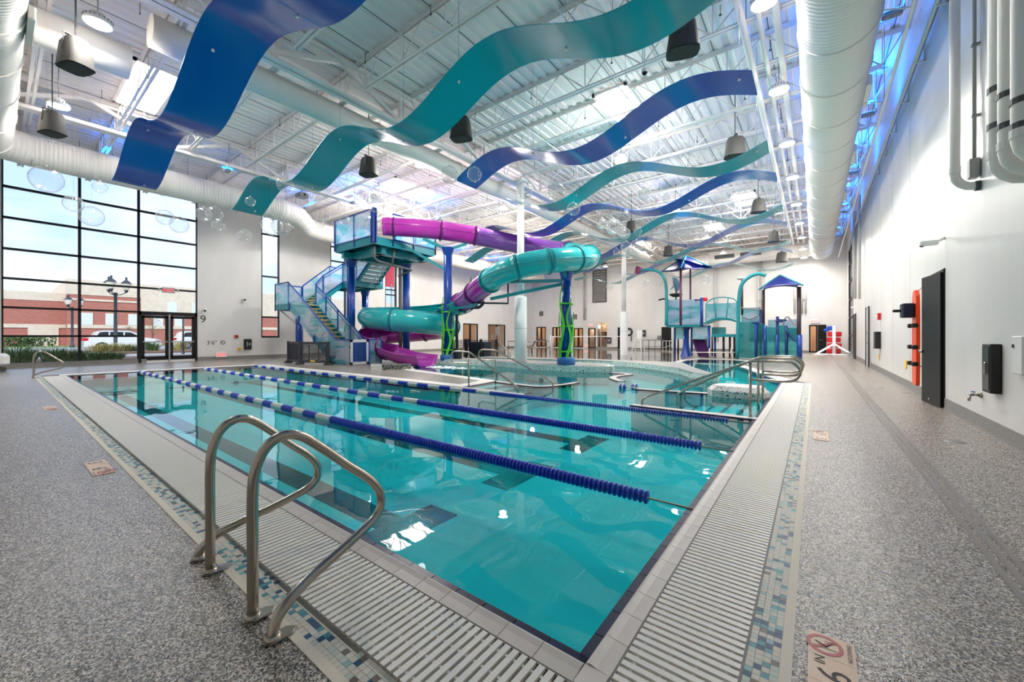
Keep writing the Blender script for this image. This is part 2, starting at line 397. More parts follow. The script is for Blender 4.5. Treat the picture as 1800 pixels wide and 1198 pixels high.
# walls
def wall_with_holes(axis, pos, thick, a0, a1, z0, z1, openings, name, lab):
    """wall in the plane axis=pos; openings (a0,a1,z0,z1)"""
    mb = MB(); ops = sorted(openings); A = [a0]
    for o in ops: A += [o[0], o[1]]
    A.append(a1)
    def blk(p, q, r, t):
        if q - p < 1e-4 or t - r < 1e-4: return
        mb.bb((pos, p, r), (pos + thick, q, t)) if axis == 'x' else mb.bb((p, pos, r), (q, pos + thick, t))
    for i in range(0, len(A), 2): blk(A[i], A[i + 1], z0, z1)
    for o in ops: blk(o[0], o[1], z0, o[2]); blk(o[0], o[1], o[3], z1)
    return struct(name, mb, wall_m, lab)
W1 = (.18, 6.42, .12, 8.5)
def yr(u): return onx(u, 590, XL).y
W2 = (yr(459.5), yr(491), 1.2, 8.4); W3 = (yr(581), yr(608), 1.2, 8.4); W4 = (yr(677), yr(697), 1.2, 8.4)
L5 = (yr(814), yr(840), .1, 2.45); L6 = (yr(858), yr(888), .05, 2.45)
wall_l = wall_with_holes('x', XL - .3, .3, YN - .3, YF + .3, 0, ZC, [W1, W2, W3, W4, L5, L6], 'wall_left', 'white wall of tall black-framed windows on the left')
def xr(u, Y=YF): return ony(u, 590, Y).x
FW = [(xr(923), xr(929.5), .1, 2.35), (xr(943), xr(959.5), .1, 2.3), (xr(971), xr(985), .1, 2.25), (xr(1008), xr(1025), .1, 2.12), (xr(1034), xr(1047), .02, 2.08), (xr(1049), xr(1067), .02, 2.65), (xr(1422), xr(1437), .05, 2.12)]
wall_f = wall_with_holes('y', YF, .3, XL, XR, 0, ZC, FW, 'wall_far', 'white far wall with doors and office windows')
RW = [(31.4, 35.2, .1, 7.0)]
wall_r = wall_with_holes('x', XR, .3, YN - .3, YF + .3, 0, ZC, RW, 'wall_right', 'long glossy white wall on the right')
struct('wall_near', MB().bb((XL - .3, YN - .3, 0), (XR + .3, YN, ZC)), wall_m, 'white wall behind the camera')
# wall panel joints: thin raised seam strips
for k, y in enumerate((6.3, 13.5, 16.2, 18.9, 21.6, 24.3, 27)):
    MB().bb((XR - .004, y - .006, .2), (XR, y + .006, 7.2)).build('panel_seam', wall_m, wall_r)
for y in (7.6, 10.4, 13.2, 16, 18.8):
    MB().bb((XL, y - .008, .2), (XL + .004, y + .008, 7.9)).build('panel_seam', wall_m, wall_l)
for x in (-6.2, -3.6, -1.1, -9): MB().bb((x - .01, YF - .006, .2), (x + .01, YF, 8)).build('panel_seam', wall_m, wall_f)
def cove(name, a, b, nrm):
    mb = MB(); a, b, nv = Vector(a), Vector(b), Vector(nrm)
    pr = [(0, .0), (.022, 0), (.014, .03), (.012, .06), (.012, .2), (0, .2)]
    vs = [p + nv * x + Vector((0, 0, z + .001)) for p in (a, b) for x, z in pr]; m = len(pr)
    mb.add(vs, [(i, (i + 1) % m, m + (i + 1) % m, m + i) for i in range(m)] + [tuple(range(m)), tuple(range(2 * m - 1, m - 1, -1))]); return struct(name, mb, cove_m)
cove('baseboard_right', (XR, YN, 0), (XR, 10.25, 0), (-1, 0, 0)); cove('baseboard_right', (XR, 11.25, 0), (XR, YF, 0), (-1, 0, 0))
cove('baseboard_left', (XL, YN, 0), (XL, 4.45, 0), (1, 0, 0)); cove('baseboard_left', (XL, 6.42, 0), (XL, YF, 0), (1, 0, 0))
cove('baseboard_far', (xr(1047), YF, 0), (xr(1422), YF, 0), (0, -1, 0))
# roof deck: trapezoid ribs running along Y
rb = MB(); xs = []; x = XL - .3; p = .305
while x < XR + .3:
    xs += [(x, ZC), (x + .11, ZC), (x + .14, ZC + .04), (x + .275, ZC + .04)]; x += p
nx = len(xs)
rb.add([(x, y, z) for y in (YN - .3, YF + .3) for x, z in xs], [(i, i + 1, nx + i + 1, nx + i) for i in range(nx - 1)])
rb.bb((XL - .3, YN - .3, ZC + .1), (XR + .3, YF + .3, ZC + .3))
ceil_o = struct('ceiling', rb, ceil_m, 'white ribbed steel roof deck')
# seams with small hanger clips
sm = MB()
for i in range(0, 90, 4):
    x = XL + i * p + .2
    sm.bb((x - .012, YN, ZC + .034), (x + .012, YF, ZC + .043))
sm.build('deck_seam', M('seam_grey', (120, 120, 118), .7), ceil_o)  # deck seams drawn as plain grey strips
clip = MB().bb((-.006, -.006, -.22), (.006, .006, .08)).bb((-.025, -.008, -.25), (.025, .008, -.21)); clm = rawmesh(clip, dgrey_m, 'hanger_clip')
for i in range(9):
    for j in range(16):
        piece('hanger_clip', clm, ceil_o, (-1.7 - 2.6 * i + (j % 2) * .8, 2 + 2.0 * j, ZC))

# joists: open web, chords along X
def joist_meshes(x0, x1, depth, npan):
    L = x1 - x0; A = MB(); B = MB(); Wb = MB()
    for s_ in (-1, 1): A.bb((x0, s_ * .055 - .03, -.012), (x1, s_ * .055 + .03, 0)); A.bb((x0, s_ * .03 - .006, -.07), (x1, s_ * .03 + .006, 0))
    for s_ in (-1, 1): B.bb((x0 + .5, s_ * .055 - .03, -depth), (x1 - .5, s_ * .055 + .03, -depth + .012)); B.bb((x0 + .5, s_ * .03 - .006, -depth), (x1 - .5, s_ * .03 + .006, -depth + .07))
    st = (L - 1.0) / npan; pts = [(x0 + .1, 0, -.04)]
    for i in range(npan + 1): pts.append((x0 + .5 + i * st, 0, -depth + .035)); i < npan and pts.append((x0 + .5 + (i + .5) * st, 0, -.035))
    pts.append((x1 - .1, 0, -.04))
    for a, b in zip(pts[:-1], pts[1:]): Wb.cyl(a, b, .017, 6)
    for i in range(npan + 1): Wb.bb((x0 + .5 + i * st - .012, -.012, -depth + .03), (x0 + .5 + i * st + .012, .012, -.03))
    return rawmesh(A, steel_m, 'top_chord'), rawmesh(B, steel_m, 'bottom_chord'), rawmesh(Wb, steel_m, 'web')
XG = -10.2
jr = joist_meshes(XG, XR, .8, 7); jl = joist_meshes(XL, XG, .8, 9)
y = -1.2; JY = []
while y < YF: JY.append(y); y += 1.83
for y in JY:
    for ms in (jr, jl):
        j = piece('roof_joist', ms[0], ceil_o, (0, y, ZC))
        for nm, me in (('bottom_chord', ms[1]), ('web', ms[2])): piece(nm, me, j, (0, y, ZC))
# girder truss along Y on the columns
def girder(x, y0, y1, depth, name):
    g = MB().bb((x - .15, y0, ZC - .1), (x + .15, y1, ZC - .02)); g.bb((x - .012, y0, ZC - .2), (x + .012, y1, ZC - .02))
    go = g.build(name, steel_m, ceil_o)
    b = MB(); 
    b.bb((x - .17, y0 + .4, ZC - depth), (x + .17, y1 - .4, ZC - depth + .025)); b.bb((x - .012, y0 + .4, ZC - depth), (x + .012, y1 - .4, ZC - depth + .16)); b.build('bottom_chord', steel_m, go)
    w = MB(); n_ = int((y1 - y0) / 3.66); st = (y1 - y0) / n_
    for i in range(n_):
        ya = y0 + i * st
        w.beam((x, ya, ZC - .1), (x, ya + st / 2, ZC - depth + .1), .1, .1); w.beam((x, ya + st / 2, ZC - depth + .1), (x, ya + st, ZC - .1), .1, .1)
        w.beam((x, ya + st / 2, ZC - .1), (x, ya + st / 2, ZC - depth + .1), .08, .08)
    w.build('web', steel_m, go); return go
girder(XG, YN, YF, 1.0, 'girder_truss'); girder(-18.0, YN, YF, 1.0, 'girder_truss')
# cross bridging rods
for x in (-4.2, -7.4):
    MB().cyl((x, YN, ZC - .79), (x, YF, ZC - .79), .018, 6).build('bridging_rod', steel_m, ceil_o)
# skylights
for (u, v, dx, dy) in ((258, 157, 3.2, 1.1), (718, 330, 1.4, 2.6), (1094, 186, 1.1, 2.2), (1122, 425, 1.2, 2.4), (1255, 398, 1.2, 2.4), (1055, 470, 1.4, 2.6), (1310, 350, 1.2, 2.4)):
    c = atz(u, v, ZC - .02)
    fr = MB(); a, b = dx / 2, dy / 2
    for q in ((-a, -b, -a + .08, b), (a - .08, -b, a, b), (-a, -b, a, -b + .08), (-a, b - .08, a, b)): fr.bb((c.x + q[0], c.y + q[1], ZC - .06), (c.x + q[2], c.y + q[3], ZC + .02))
    sk = fr.build('skylight', steel_m, ceil_o)
    MB().bb((c.x - a + .08, c.y - b + .08, ZC - .03), (c.x + a - .08, c.y + b - .08, ZC - .015)).build('skylight_lens', sky_m, sk)

# ------------------------------------------------------------------ windows and doors
def curtain(name, x, op, ys, zs, lab, depth=.14, skip=()):
    """black-framed glazed opening in a wall of constant x; ys/zs inner bar positions"""
    y0, y1, z0, z1 = op; fr = MB(); w = .045
    for q in (y0, y1): fr.bb((x - depth, q - w if q == y1 else q, z0), (x + .01, q if q == y1 else q + w, z1))
    for q in (z0, z1): fr.bb((x - depth, y0, q if q == z0 else q - 2 * w), (x + .01, y1, q + 2 * w if q == z0 else q))
    wo = struct(name, fr, dark_m, lab)
    for q in ys: MB().bb((x - depth, q - w, z0), (x + .01, q + w, z1)).build('mullion', dark_m, wo)
    yb = [y0] + list(ys) + [y1]; zb = [z0] + list(zs) + [z1]
    for q in zs:
        for a, b in zip(yb[:-1], yb[1:]):
            if (a, q) in skip: continue
            MB().bb((x - depth, a, q - .042), (x + .01, b, q + .042)).build('transom', dark_m, wo)
    for a, b in zip(yb[:-1], yb[1:]):
        for c, d_ in zip(zb[:-1], zb[1:]):
            if (a, c) in skip: continue
            MB().bb((x - .075, a + .03, c + .03), (x - .067, b - .03, d_ - .03)).build('pane', glass_m, wo)
    return wo
ym = [yr(140), yr(244)]
ZT = [1.29, 2.44, 3.6, 4.78, 6.02, 7.25]
w1 = curtain('window_1', XL, W1, ym, ZT, 'tall black-framed window wall beside the pool', skip=((ym[1], W1[2]), (ym[1], 1.29)))
curtain('window_2', XL, W2, [], [2.4, 4.78, 7.25], 'tall slim black window left of the slide stairs')
curtain('window_3', XL, W3, [], [2.4, 4.78, 6.3, 7.25], 'tall slim black window behind the slide tower')
curtain('window_4', XL, W4, [], [2.4, 4.4, 4.78, 7.25], 'tall slim black window with the red sign outside')
# double exit door in the third bay
dy0, dy1 = ym[1], W1[1]; dt = 2.46
d1 = MB().bb((XL - .14, dy0 - .02, 0), (XL + .02, dy0 + .09, dt)).bb((XL - .14, dy1 - .1, 0), (XL + .02, dy1, dt)).bb((XL - .14, dy0, dt - .16), (XL + .02, dy1, dt))
d1o = struct('door_1', d1, dark_m, 'black double glass exit door in the window wall')
mid = (dy0 + dy1) / 2
MB().bb((XL - .1, mid - .03, .02), (XL + .04, mid + .03, dt - .1)).build('centre_post', grey_m, d1o, label='grey metal centre post')
for a, b in ((dy0 + .1, mid - .04), (mid + .04, dy1 - .11)):
    lf = MB().bb((XL - .08, a, .02), (XL - .02, a + .11, dt - .17)).bb((XL - .08, b - .11, .02), (XL - .02, b, dt - .17)).bb((XL - .08, a, .02), (XL - .02, b, .3)).bb((XL - .08, a, dt - .3), (XL - .02, b, dt - .17))
    lo = lf.build('door_leaf', dark_m, d1o)
    MB().bb((XL - .055, a + .1, .29), (XL - .047, b - .1, dt - .29)).build('pane', glass_m, lo)
    MB().bb((XL + .0, a + .03, .98), (XL + .045, b - .03, 1.03)).bb((XL - .03, a + .03, .97), (XL + .045, a + .08, 1.05)).bb((XL - .03, b - .08, .97), (XL + .045, b - .03, 1.05)).build('push_bar', grey_m, lo)
# far wall windows and office rooms behind
def room_behind(axis, op, lab, name, depth=2.2, col=warm_m, sofa=False):
    a, b, z0, z1 = op; mb = MB()
    if axis == 'x':
        x0, x1 = XL - .3 - depth, XL - .3
        for q in (((x0 - .05, a - .4, 0), (x0, b + .4, z1 + .3)), ((x0, a - .45, 0), (x1, a - .4, z1 + .3)), ((x0, b + .4, 0), (x1, b + .45, z1 + .3)), ((x0, a - .4, -.05), (x1, b + .4, 0)), ((x0, a - .4, z1 + .3), (x1, b + .4, z1 + .35))): mb.bb(*q)
        c = (XL - .3 - depth / 2, (a + b) / 2, z1 + .22)
    else:
        y0, y1 = YF + .3, YF + .3 + depth
        for q in (((a - .4, y1, 0), (b + .4, y1 + .05, z1 + .3)), ((a - .45, y0, 0), (a - .4, y1, z1 + .3)), ((b + .4, y0, 0), (b + .45, y1, z1 + .3)), ((a - .4, y0, -.05), (b + .4, y1, 0)), ((a - .4, y0, z1 + .3), (b + .4, y1, z1 + .35))): mb.bb(*q)
        c = ((a + b) / 2, YF + .3 + depth / 2, z1 + .22)
    ro = struct(name, mb, col, lab)
    MB().box(c, (.5, .5, .03)).build('ceiling_lamp', M('office_lamp', (255, 240, 220), .5, emit=(255, 240, 220), es=18), ro)
k = 0
for op in (L5, L6):
    m_ = (op[0] + op[1]) / 2
    curtain('window_%d' % (5 + k), XL, op, [m_], [], ['black-framed office window nearest the slide pump', 'dark office window wall behind the lifeguard chair'][k])
    room_behind('x', op, 'lit office behind the glass', 'trim_%d' % (1 + k)); k += 1
def far_window(name, op, lab, mull=True, mat=glass_m):
    a, b, z0, z1 = op; fr = MB()
    for q in (a, b): fr.bb((q if q == a else q - .09, YF - .02, z0), (q + .09 if q == a else q, YF + .14, z1))
    for q in (z0, z1): fr.bb((a, YF - .02, q if q == z0 else q - .1), (b, YF + .14, q + .1 if q == z0 else q))
    o = struct(name, fr, dark_m, lab)
    if mull: MB().bb(((a + b) / 2 - .07, YF - .02, z0), ((a + b) / 2 + .07, YF + .14, z1)).build('mullion', dark_m, o)
    MB().bb((a + .08, YF + .05, z0 + .08), (b - .08, YF + .06, z1 - .08)).build('pane', mat, o)
for i, lab in enumerate(('narrow office window beside the white column', 'office window right of the white column', 'office window left of the seaweed post', 'office window right of the seaweed post')):
    far_window('window_%d' % (7 + i), FW[i], lab, i > 0); room_behind('y', FW[i], 'lit office behind the far glass', 'trim_%d' % (3 + i))
far_window('door_2', FW[4], 'black glass door under the exit sign in the far corner', False); room_behind('y', FW[4], 'lit corridor behind the glass door', 'trim_7')
room_behind('y', FW[5], 'open store alcove with shelving', 'trim_8', 1.6, M('alcove_wall', (196, 190, 182), .6))
far_window('door_3', FW[6], 'glass door beside the black door at the far right', False); room_behind('y', FW[6], 'lit store room behind the glass', 'trim_9')
def flat_door(name, u0, u1, zt, lab, mat=dark_m):
    a, b = xr(u0), xr(u1)
    o = struct(name, MB().rbox(((a + b) / 2, YF - .02, zt / 2 + .01), (b - a, .06, zt), .01), mat, lab)
    MB().cyl((a + .1, YF - .1, 1.0), (a + .3, YF - .1, 1.0), .018, 6).cyl((a + .1, YF - .1, 1), (a + .1, YF - .04, 1), .03, 8).build('door_handle', inox_m, o)
flat_door('door_4', 1437.5, 1452.5, 2.12, 'black flush door under the exit sign at the far right')
flat_door('door_5', 1086, 1095, 2.12, 'black flush door behind the far white column'); flat_door('door_6', 1163, 1180, 2.1, 'black double door behind the play platform')
# far right side window
wr = MB(); y0, y1, z0, z1 = RW[0]
for q in (y0, y1): wr.bb((XR - .01, q - .06, z0), (XR + .14, q + .06, z1))
wro = struct('window_11', wr, dark_m, 'tall black-framed window at the far end of the right wall')
for q in (.1, 1.3, 2.5, 3.7, 4.9, 6.1, 7.0): MB().bb((XR - .01, y0, q - .035), (XR + .14, y1, q + .035)).build('transom', dark_m, wro)
MB().bb((XR + .06, y0 + .06, z0), (XR + .068, y1 - .06, z1)).build('pane', glass_m, wro)
# black door standing ajar on the right wall
hx, hy = XR, 10.3
fr = MB().bb((XR - .015, 10.24, 0), (XR + .05, 10.3, 2.5)).bb((XR - .015, 11.18, 0), (XR + .05, 11.24, 2.5)).bb((XR - .015, 10.24, 2.44), (XR + .05, 11.24, 2.5))
d7 = struct('door_7', fr, dark_m, 'black steel door standing ajar on the right wall')
ang = radians(7); dvec = Vector((-sin(ang), cos(ang), 0)); cL = Vector((XR - .03, 10.3, 0)) + dvec * .43
R = Matrix.Rotation(ang, 3, 'Z')
lf = MB().box((cL.x, cL.y, 1.23), (.045, .86, 2.42), R=R).build('door_leaf', dark_m, d7)
h = Vector((XR - .03, 10.3, 1.0)) + dvec * .78; nv = Vector((-cos(ang), -sin(ang), 0))
MB().cyl(h, h + nv * .09, .03, 10).cyl(h + nv * .08, h + nv * .08 - dvec * .15, .013, 8).build('door_handle', inox_m, lf)
g_ = Vector((XR - .03, 10.3, .1)) + dvec * .5; MB().cyl(g_, g_ + nv * .035, .02, 8).build('door_stop', grey_m, lf)
# grey far doors on the right wall
for nm, ya, yb, zt, lab in (('door_8', 22.4, 23.4, 2.5, 'grey flush door on the right wall with a dark edge'), ('door_9', 29.2, 30.2, 2.5, 'black door leaf at the far end of the right wall')):
    o = struct(nm, MB().bb((XR - .03, ya, 0), (XR + .01, yb, zt)), wall_m if nm == 'door_8' else dark_m, lab)
    MB().bb((XR - .06, ya - .07, 0), (XR, ya, zt + .05)).bb((XR - .06, yb, 0), (XR, yb + .07, zt + .05)).build('door_frame', dgrey_m, o)
    MB().cyl((XR - .1, ya + .1, 1), (XR - .1, ya + .25, 1), .015, 6).cyl((XR - .1, ya + .1, 1), (XR - .02, ya + .1, 1), .02, 6).build('door_handle', inox_m, o)

# ------------------------------------------------------------------ gutter ring: coping, waterline tile, grating, mosaic, border
trim = MB()
trim.bb((-.11, PY - GW, -.02), (-.07, 13.6, .004)); trim.bb((PL - GW, PY - GW, -.02), (-.07, PY - GW + .04, .004))
struct('trim_10', trim, M('cream_border', (214, 203, 184), .6), 'cream border strip around the gutter')
bed = MB().bb((-.62, PY - .5, -.1), (-.22, 13.6, -.06)).bb((PL - .1, PY - .5, -.1), (-.22, PY - .1, -.06))
bed.bb((-.24, PY - .5, -.1), (-.22, 13.6, .003)); bed.bb((-.63, PY - .1, -.1), (-.61, 13.6, 0)); bed.bb((PL - .1, PY - .52, -.1), (-.22, PY - .5, .003)); bed.bb((PL - .1, PY - .11, -.1), (-.61, PY - .09, 0))
gut = struct('gutter', bed, gbed_m, 'gutter trough under the white grating'); tag(gut, None, None)
def pieces_or_stuff(name, parent, mesh, places, mat, limit, tris=None):
    """nearest places as single parts, the rest joined"""
    places = sorted(places, key=lambda p: p[0][0] ** 2 + p[0][1] ** 2)
    for loc, rz in places[:limit]: piece(name, mesh, parent, loc, rz=rz)
    if len(places) > limit:
        mb = MB(); src = [tuple(v.co) for v in mesh.vertices]; fs = [tuple(p.vertices) for p in mesh.polygons]
        for loc, rz in places[limit:]:
            c, s_ = cos(rz), sin(rz); mb.add([(loc[0] + x * c - y * s_, loc[1] + x * s_ + y * c, loc[2] + z) for x, y, z in src], fs)
        mb.build(name + 's_beyond', mat, parent, kind='stuff')
slat = MB().bb((-.19, -.0135, -.012), (.19, .0135, .004)).bb((-.19, -.006, -.05), (.19, .006, -.012)); slm = rawmesh(slat, grate_m, 'grating_slat')
P_ = []; y = PY - .45
while y < 13.55: P_.append(((-.42, y, 0), 0)); y += .0425
x = -.68
while x > PL: P_.append(((x, PY - .3, 0), pi / 2)); x -= .0425
go = MB()
for k in (-.15, -.05, .05, .15): go.bb((-.42 + k - .006, PY - .45, -.03), (-.42 + k + .006, 13.6, -.003)); go.bb((PL, PY - .3 + k - .006, -.03), (-.68, PY - .3 + k + .006, -.003))
gr = thing('gutter_grating', 'white slatted grating covering the gutter beside the lap pool', 'grating', (-.42, 5, 0)); go.build('cross_bar', grate_m, gr)
pieces_or_stuff('grating_slat', gr, slm, P_, grate_m, 280)
struct('trim_11', MB().bb((-.63, PY - .5, -.06), (-.22, PY - .455, .003)), grate_m, 'plain corner plate of the grating')
# coping and navy tiles
cpm = MB(); 
cpm.add([(-.091, 0, -.02), (-.091, .1, -.02), (.091, .1, -.02), (.091, 0, -.02), (-.091, 0, .002), (-.091, .055, .006), (-.091, .085, .012), (-.091, .1, .004), (.091, 0, .002), (.091, .055, .006), (.091, .085, .012), (.091, .1, .004)],
        [(0, 1, 2, 3), (4, 8, 9, 5), (5, 9, 10, 6), (6, 10, 11, 7), (7, 11, 2, 1), (0, 4, 5, 6, 7, 1), (3, 2, 11, 10, 9, 8), (0, 3, 8, 4)])
cpm = rawmesh(cpm, cop_m, 'coping_tile')
nvm = MB().bb((-.09, 0, -.14), (.09, .05, -.008)); nvm = rawmesh(nvm, navy_m, 'waterline_tile')
cop = thing('pool_coping', 'beige coping tiles with navy waterline tiles around the lap pool', 'coping', (PX, PY, 0))
A_ = []; B_ = []
x = PX - .095
while x > PL: A_.append(((x, PY - .1, 0), 0)); B_.append(((x, PY - .0, 0), 0)); x -= .185
y = PY + .095
while y < 13.6: A_.append(((PX + .1, y, 0), pi / 2)); B_.append(((PX, y, 0), pi / 2)); y += .185
pieces_or_stuff('coping_tile', cop, cpm, A_, cop_m, 200); pieces_or_stuff('waterline_tile', cop, nvm, B_, navy_m, 200)
MB().bb((PX, PY - .1, -.02), (PX + .1, PY, .006)).build('corner_tile', cop_m, cop)
MB().bb((-20.2, PY - GW, -.05), (-.12, PY - GW + .04, -.01)).bb((PX, PY - .1, -.06), (13.6 * 0 + PX + .1, 13.6, -.022)).bb((PL, PY - .1, -.06), (PX, PY, -.022)).build('mortar_bed', grout_m, cop)
# mosaic band
mo = thing('mosaic_band', 'narrow mosaic band of beige, teal and blue tiles along the gutter', 'mosaic', (-.165, 5, 0))
MB().bb((-.22, PY - .61, -.03), (-.11, 13.6, 0)).bb((PL - GW, PY - .61, -.03), (-.11, PY - .5, 0)).build('grout_bed', grout_m, mo)
pm = MB().bb((-.0129, -.0142, -.004), (.0129, .0142, .003)); tms = [rawmesh(pm, m_, 'mosaic_tile') for m_ in tile_ms]
T_ = []
def pick(r, y):
    dens = .5 + .5 * sin(y * 3.1) * sin(y * 1.3 + 1)
    if r < .6 - .16 * dens: return 0
    if r < .82 - .2 * dens: return 1
    return random.choice((2, 2, 3, 3, 4, 5))
y = PY - .59
while y < 13.6:
    for k in range(4): T_.append(((-.2065 + k * .0275, y, 0), 0, pick(random.random(), y)))
    y += .030
x = -.24
while x > PL - .5:
    for k in range(4): T_.append(((x, PY - .597 + k * .0275, 0), pi / 2, pick(random.random(), x)))
    x -= .030
T_.sort(key=lambda t: t[0][0] ** 2 + t[0][1] ** 2)
for loc, rz, k in T_[:290]: piece('mosaic_tile', tms[k], mo, loc, rz=rz)
mb = MB()
for loc, rz, k in T_[290:]:
    a, b = (.0129, .0142) if rz == 0 else (.0142, .0129); mb.bb((loc[0] - a, loc[1] - b, -.004), (loc[0] + a, loc[1] + b, .003), k)
mb.build('mosaic_tiles_beyond', tile_ms, mo, kind='stuff')
# left and freeform copings
cw = M('white_coping', (222, 218, 212), .45)
fc = MB().strip([(PL, 7.1), (PL, PY - .1)], 0, -.5, -.05, .012)
fc.strip([(x, y) for x, y in right_bank], -.02, -.32, -.06, .014)
fc.strip(splash, -.02, -.4, -.06, .012)
struct('trim_12', fc, cw, 'pale rounded coping along the free-form pool edge')
nv = MB().strip([(PL, 7.1), (PL, PY)], .03, 0, -.14, -.01).strip(right_bank, .035, 0, -.16, -.008).strip(splash, .035, 0, -.16, -.008)
struct('trim_13', nv, navy_m, 'navy waterline tile of the free-form edge')

# ------------------------------------------------------------------ islands, low walls, steps
isl = thing('island', 'mosaic-sided island carrying the white column and the seaweed post', 'island', (-9, 13.8, 0))
MB().prism(island1, -.45, .2, bottom=False).build('mosaic_wall', mosaic_m, isl)
inn = [(p[0] * .93 - .68, p[1] * .82 + 2.5) for p in island1]; MB().prism(inn, .15, .215, bottom=False).build('top_slab', islandtop_m, isl)
b2 = thing('curved_bench_wall', 'long curved mosaic bench wall between river and grey floor, with a rounded tip', 'wall', (-7, 16.5, 0))
bpoly = [(-2.2, 12.6)] + isl2_front[1:] + [(-13.9, 16.2), (-10.4, 17.0), (-8.8, 17.4), (-7.1, 17.4), (-5.6, 17.5), (-4.35, 17.35), (-3.35, 14.9), (-2.4, 13.0), (-2.18, 12.75)]
MB().prism(bpoly, -.5, .19, bottom=False).build('mosaic_wall', mosaic_m, b2)
MB().prism([(x * .955 - .2, y * .975 + .4) for x, y in bpoly], .15, .2, bottom=False).build('bench_top', islandtop_m, b2)
wf = MB().prism([(-14.0, 16.1), (-10.4, 17.0), (-7.2, 17.4), (-5.3, 17.5), (-4.9, 18.4), (-5.5, 20.4), (-5.9, 24.2), (-7.5, 30), (-13, 35), (-22, 35.5), (-23.5, 24), (-18, 18)], -.01, .006, bottom=False)
struct('trim_14', wf, wet_m, 'wet polished grey splash floor behind the river')
# rock planter at right steps
rk = MB(); ring = [(-1.92, 9.75), (-1.78, 9.5), (-1.2, 9.42), (-.86, 9.5), (-.74, 9.85), (-.84, 10.2), (-1.3, 10.3), (-1.8, 10.15)]
rkt = thing('mosaic_block', 'low mosaic block beside the pool stairs at the right edge', 'block', (-1.3, 9.85, 0))
vs = [(x, y, -.45) for x, y in ring] + [(x, y, .12) for x, y in ring] + [(-1.3 + (x + 1.3) * .82, 9.85 + (y - 9.85) * .8, .22) for x, y in ring]; m = 8
rk.add(vs, [(i, (i + 1) % m, m + (i + 1) % m, m + i) for i in range(m)] + [(m + i, m + (i + 1) % m, 2 * m + (i + 1) % m, 2 * m + i) for i in range(m)] + [tuple(range(2 * m, 3 * m))])
rk.build('block_body', mosaic_m, rkt)
lowm = M('pale_kerb', (214, 204, 196), .5)
def kerb(name, path, w, lab):
    t = thing(name, lab, 'kerb', (path[0][0], path[0][1], 0))
    MB().strip(path, w / 2, -w / 2, -.06, .004).build('kerb_top', lowm, t); MB().strip(path, w / 2 - .03, -w / 2 + .03, -.5, -.06).build('kerb_wall', plaster_m, t)
    MB().strip(path, w / 2 + .03, w / 2, -.07, -.0).strip(path, -w / 2, -w / 2 - .03, -.07, -.0).build('navy_edge', navy_m, t)
kerb('pool_kerb', [(PX, 7.28), (-2.5, 7.33), (-2.75, 7.36)], .16, 'straight kerb in the water at the near side of the right stairs')
kerb('pool_kerb', [(-1.85, 9.85), (-3.5, 9.6)], .16, 'straight kerb in the water running to the mosaic block')
kerb('pool_kerb', [(-7.1, 7.2), (-5.15, 7.15)], .12, 'short kerb at the near side of the left steps')
kerb('pool_kerb', [tuple(p[:2]) for p in smooth_path([(-7.3, 8.75, 0), (-6.2, 8.55, 0), (-5.6, 8.6, 0), (-5.35, 9.3, 0), (-5.3, 9.9, 0)], 5)], .16, 'wavy kerb beyond the left steps')
kerb('pool_kerb', [tuple(p[:2]) for p in smooth_path([(-5.75, 13.3, 0), (-5.0, 13.1, 0), (-5.1, 12.4, 0), (-5.0, 11.7, 0), (-4.45, 11.0, 0)], 5)], .2, 'S-shaped kerb rising from the water beyond the floats')
def steps(name, x0, dx, n_, y0, y1, lab):
    st = thing(name, lab, 'steps', (x0, y0, 0))
    for k in range(n_):
        a, b = x0 + dx * k, x0 + dx * (k + 1); z = -.05 - .06 * k
        MB().bb((min(a, b), y0, -.5), (max(a, b), y1, z)).build('step', plaster_m, st)
        MB().bb((b - .03, y0 + .01, z - .02), (b + .03, y1 - .01, z + .004)).build('nosing', navy_m, st)
steps('pool_steps', PX, -.32, 6, 7.38, 9.4, 'broad underwater steps with navy nosings at the right edge')
steps('pool_steps', -7.1, .4, 4, 7.3, 8.6, 'underwater steps beside the tiled peninsula')
def stair_rail(y, xp, xd, lab, low=True, L=1.75):
    """rail: xp post on the deck edge, xd = +1 when the rail descends towards +x"""
    t = thing('stair_rail', lab, 'handrail', (xp, y, 0), 'stainless stair rails')
    e = xp - xd * .62
    pth = [(xp, y, .60), (xp - xd * .2, y, .6), (e + xd * .14, y, .60), (e + xd * .03, y, .635), (e - xd * .03, y, .75), (e + xd * .03, y, .865), (e + xd * .14, y, .9), (xp - xd * .2, y, .9), (xp, y, .885), (xp + xd * .1, y, .85)]
    end = xp + xd * L
    pth += [(xp + xd * .3, y, .85 - (.3 - .1) * .68 / (L - .2)), (end - xd * .3, y, .17 + .2 * .68 / (L - .2)), (end - xd * .1, y, .17), (end - xd * .02, y, .11), (end, y, .02), (end, y, -.3)]
    MB().tube(smooth_path(pth, 4), .021, 10).build('top_rail', inox_m, t)
    MB().cyl((xp, y, -.45), (xp, y, .88), .021, 8).build('post', inox_m, t)
    if low: MB().tube([(xp + xd * .95, y, .44), (xp + xd * .96, y, .2), (xp + xd * 1.05, y, .05), (xp + xd * 1.1, y, -.3)], .018, 8).build('bracket', inox_m, t)
stair_rail(7.38, -.82, -1, 'steel stair rail nearest the camera at the right pool edge', False); stair_rail(8.5, -.82, -1, 'middle steel stair rail at the right pool edge', False, 1.42); stair_rail(9.3, -.82, -1, 'farthest steel stair rail at the right edge beside the mosaic block', False, 1.48)
stair_rail(7.32, -6.98, 1, 'nearer steel rail of the steps at the tiled peninsula', False, 1.55); stair_rail(8.65, -7.2, 1, 'farther steel rail of the steps at the tiled peninsula', False, 1.9)
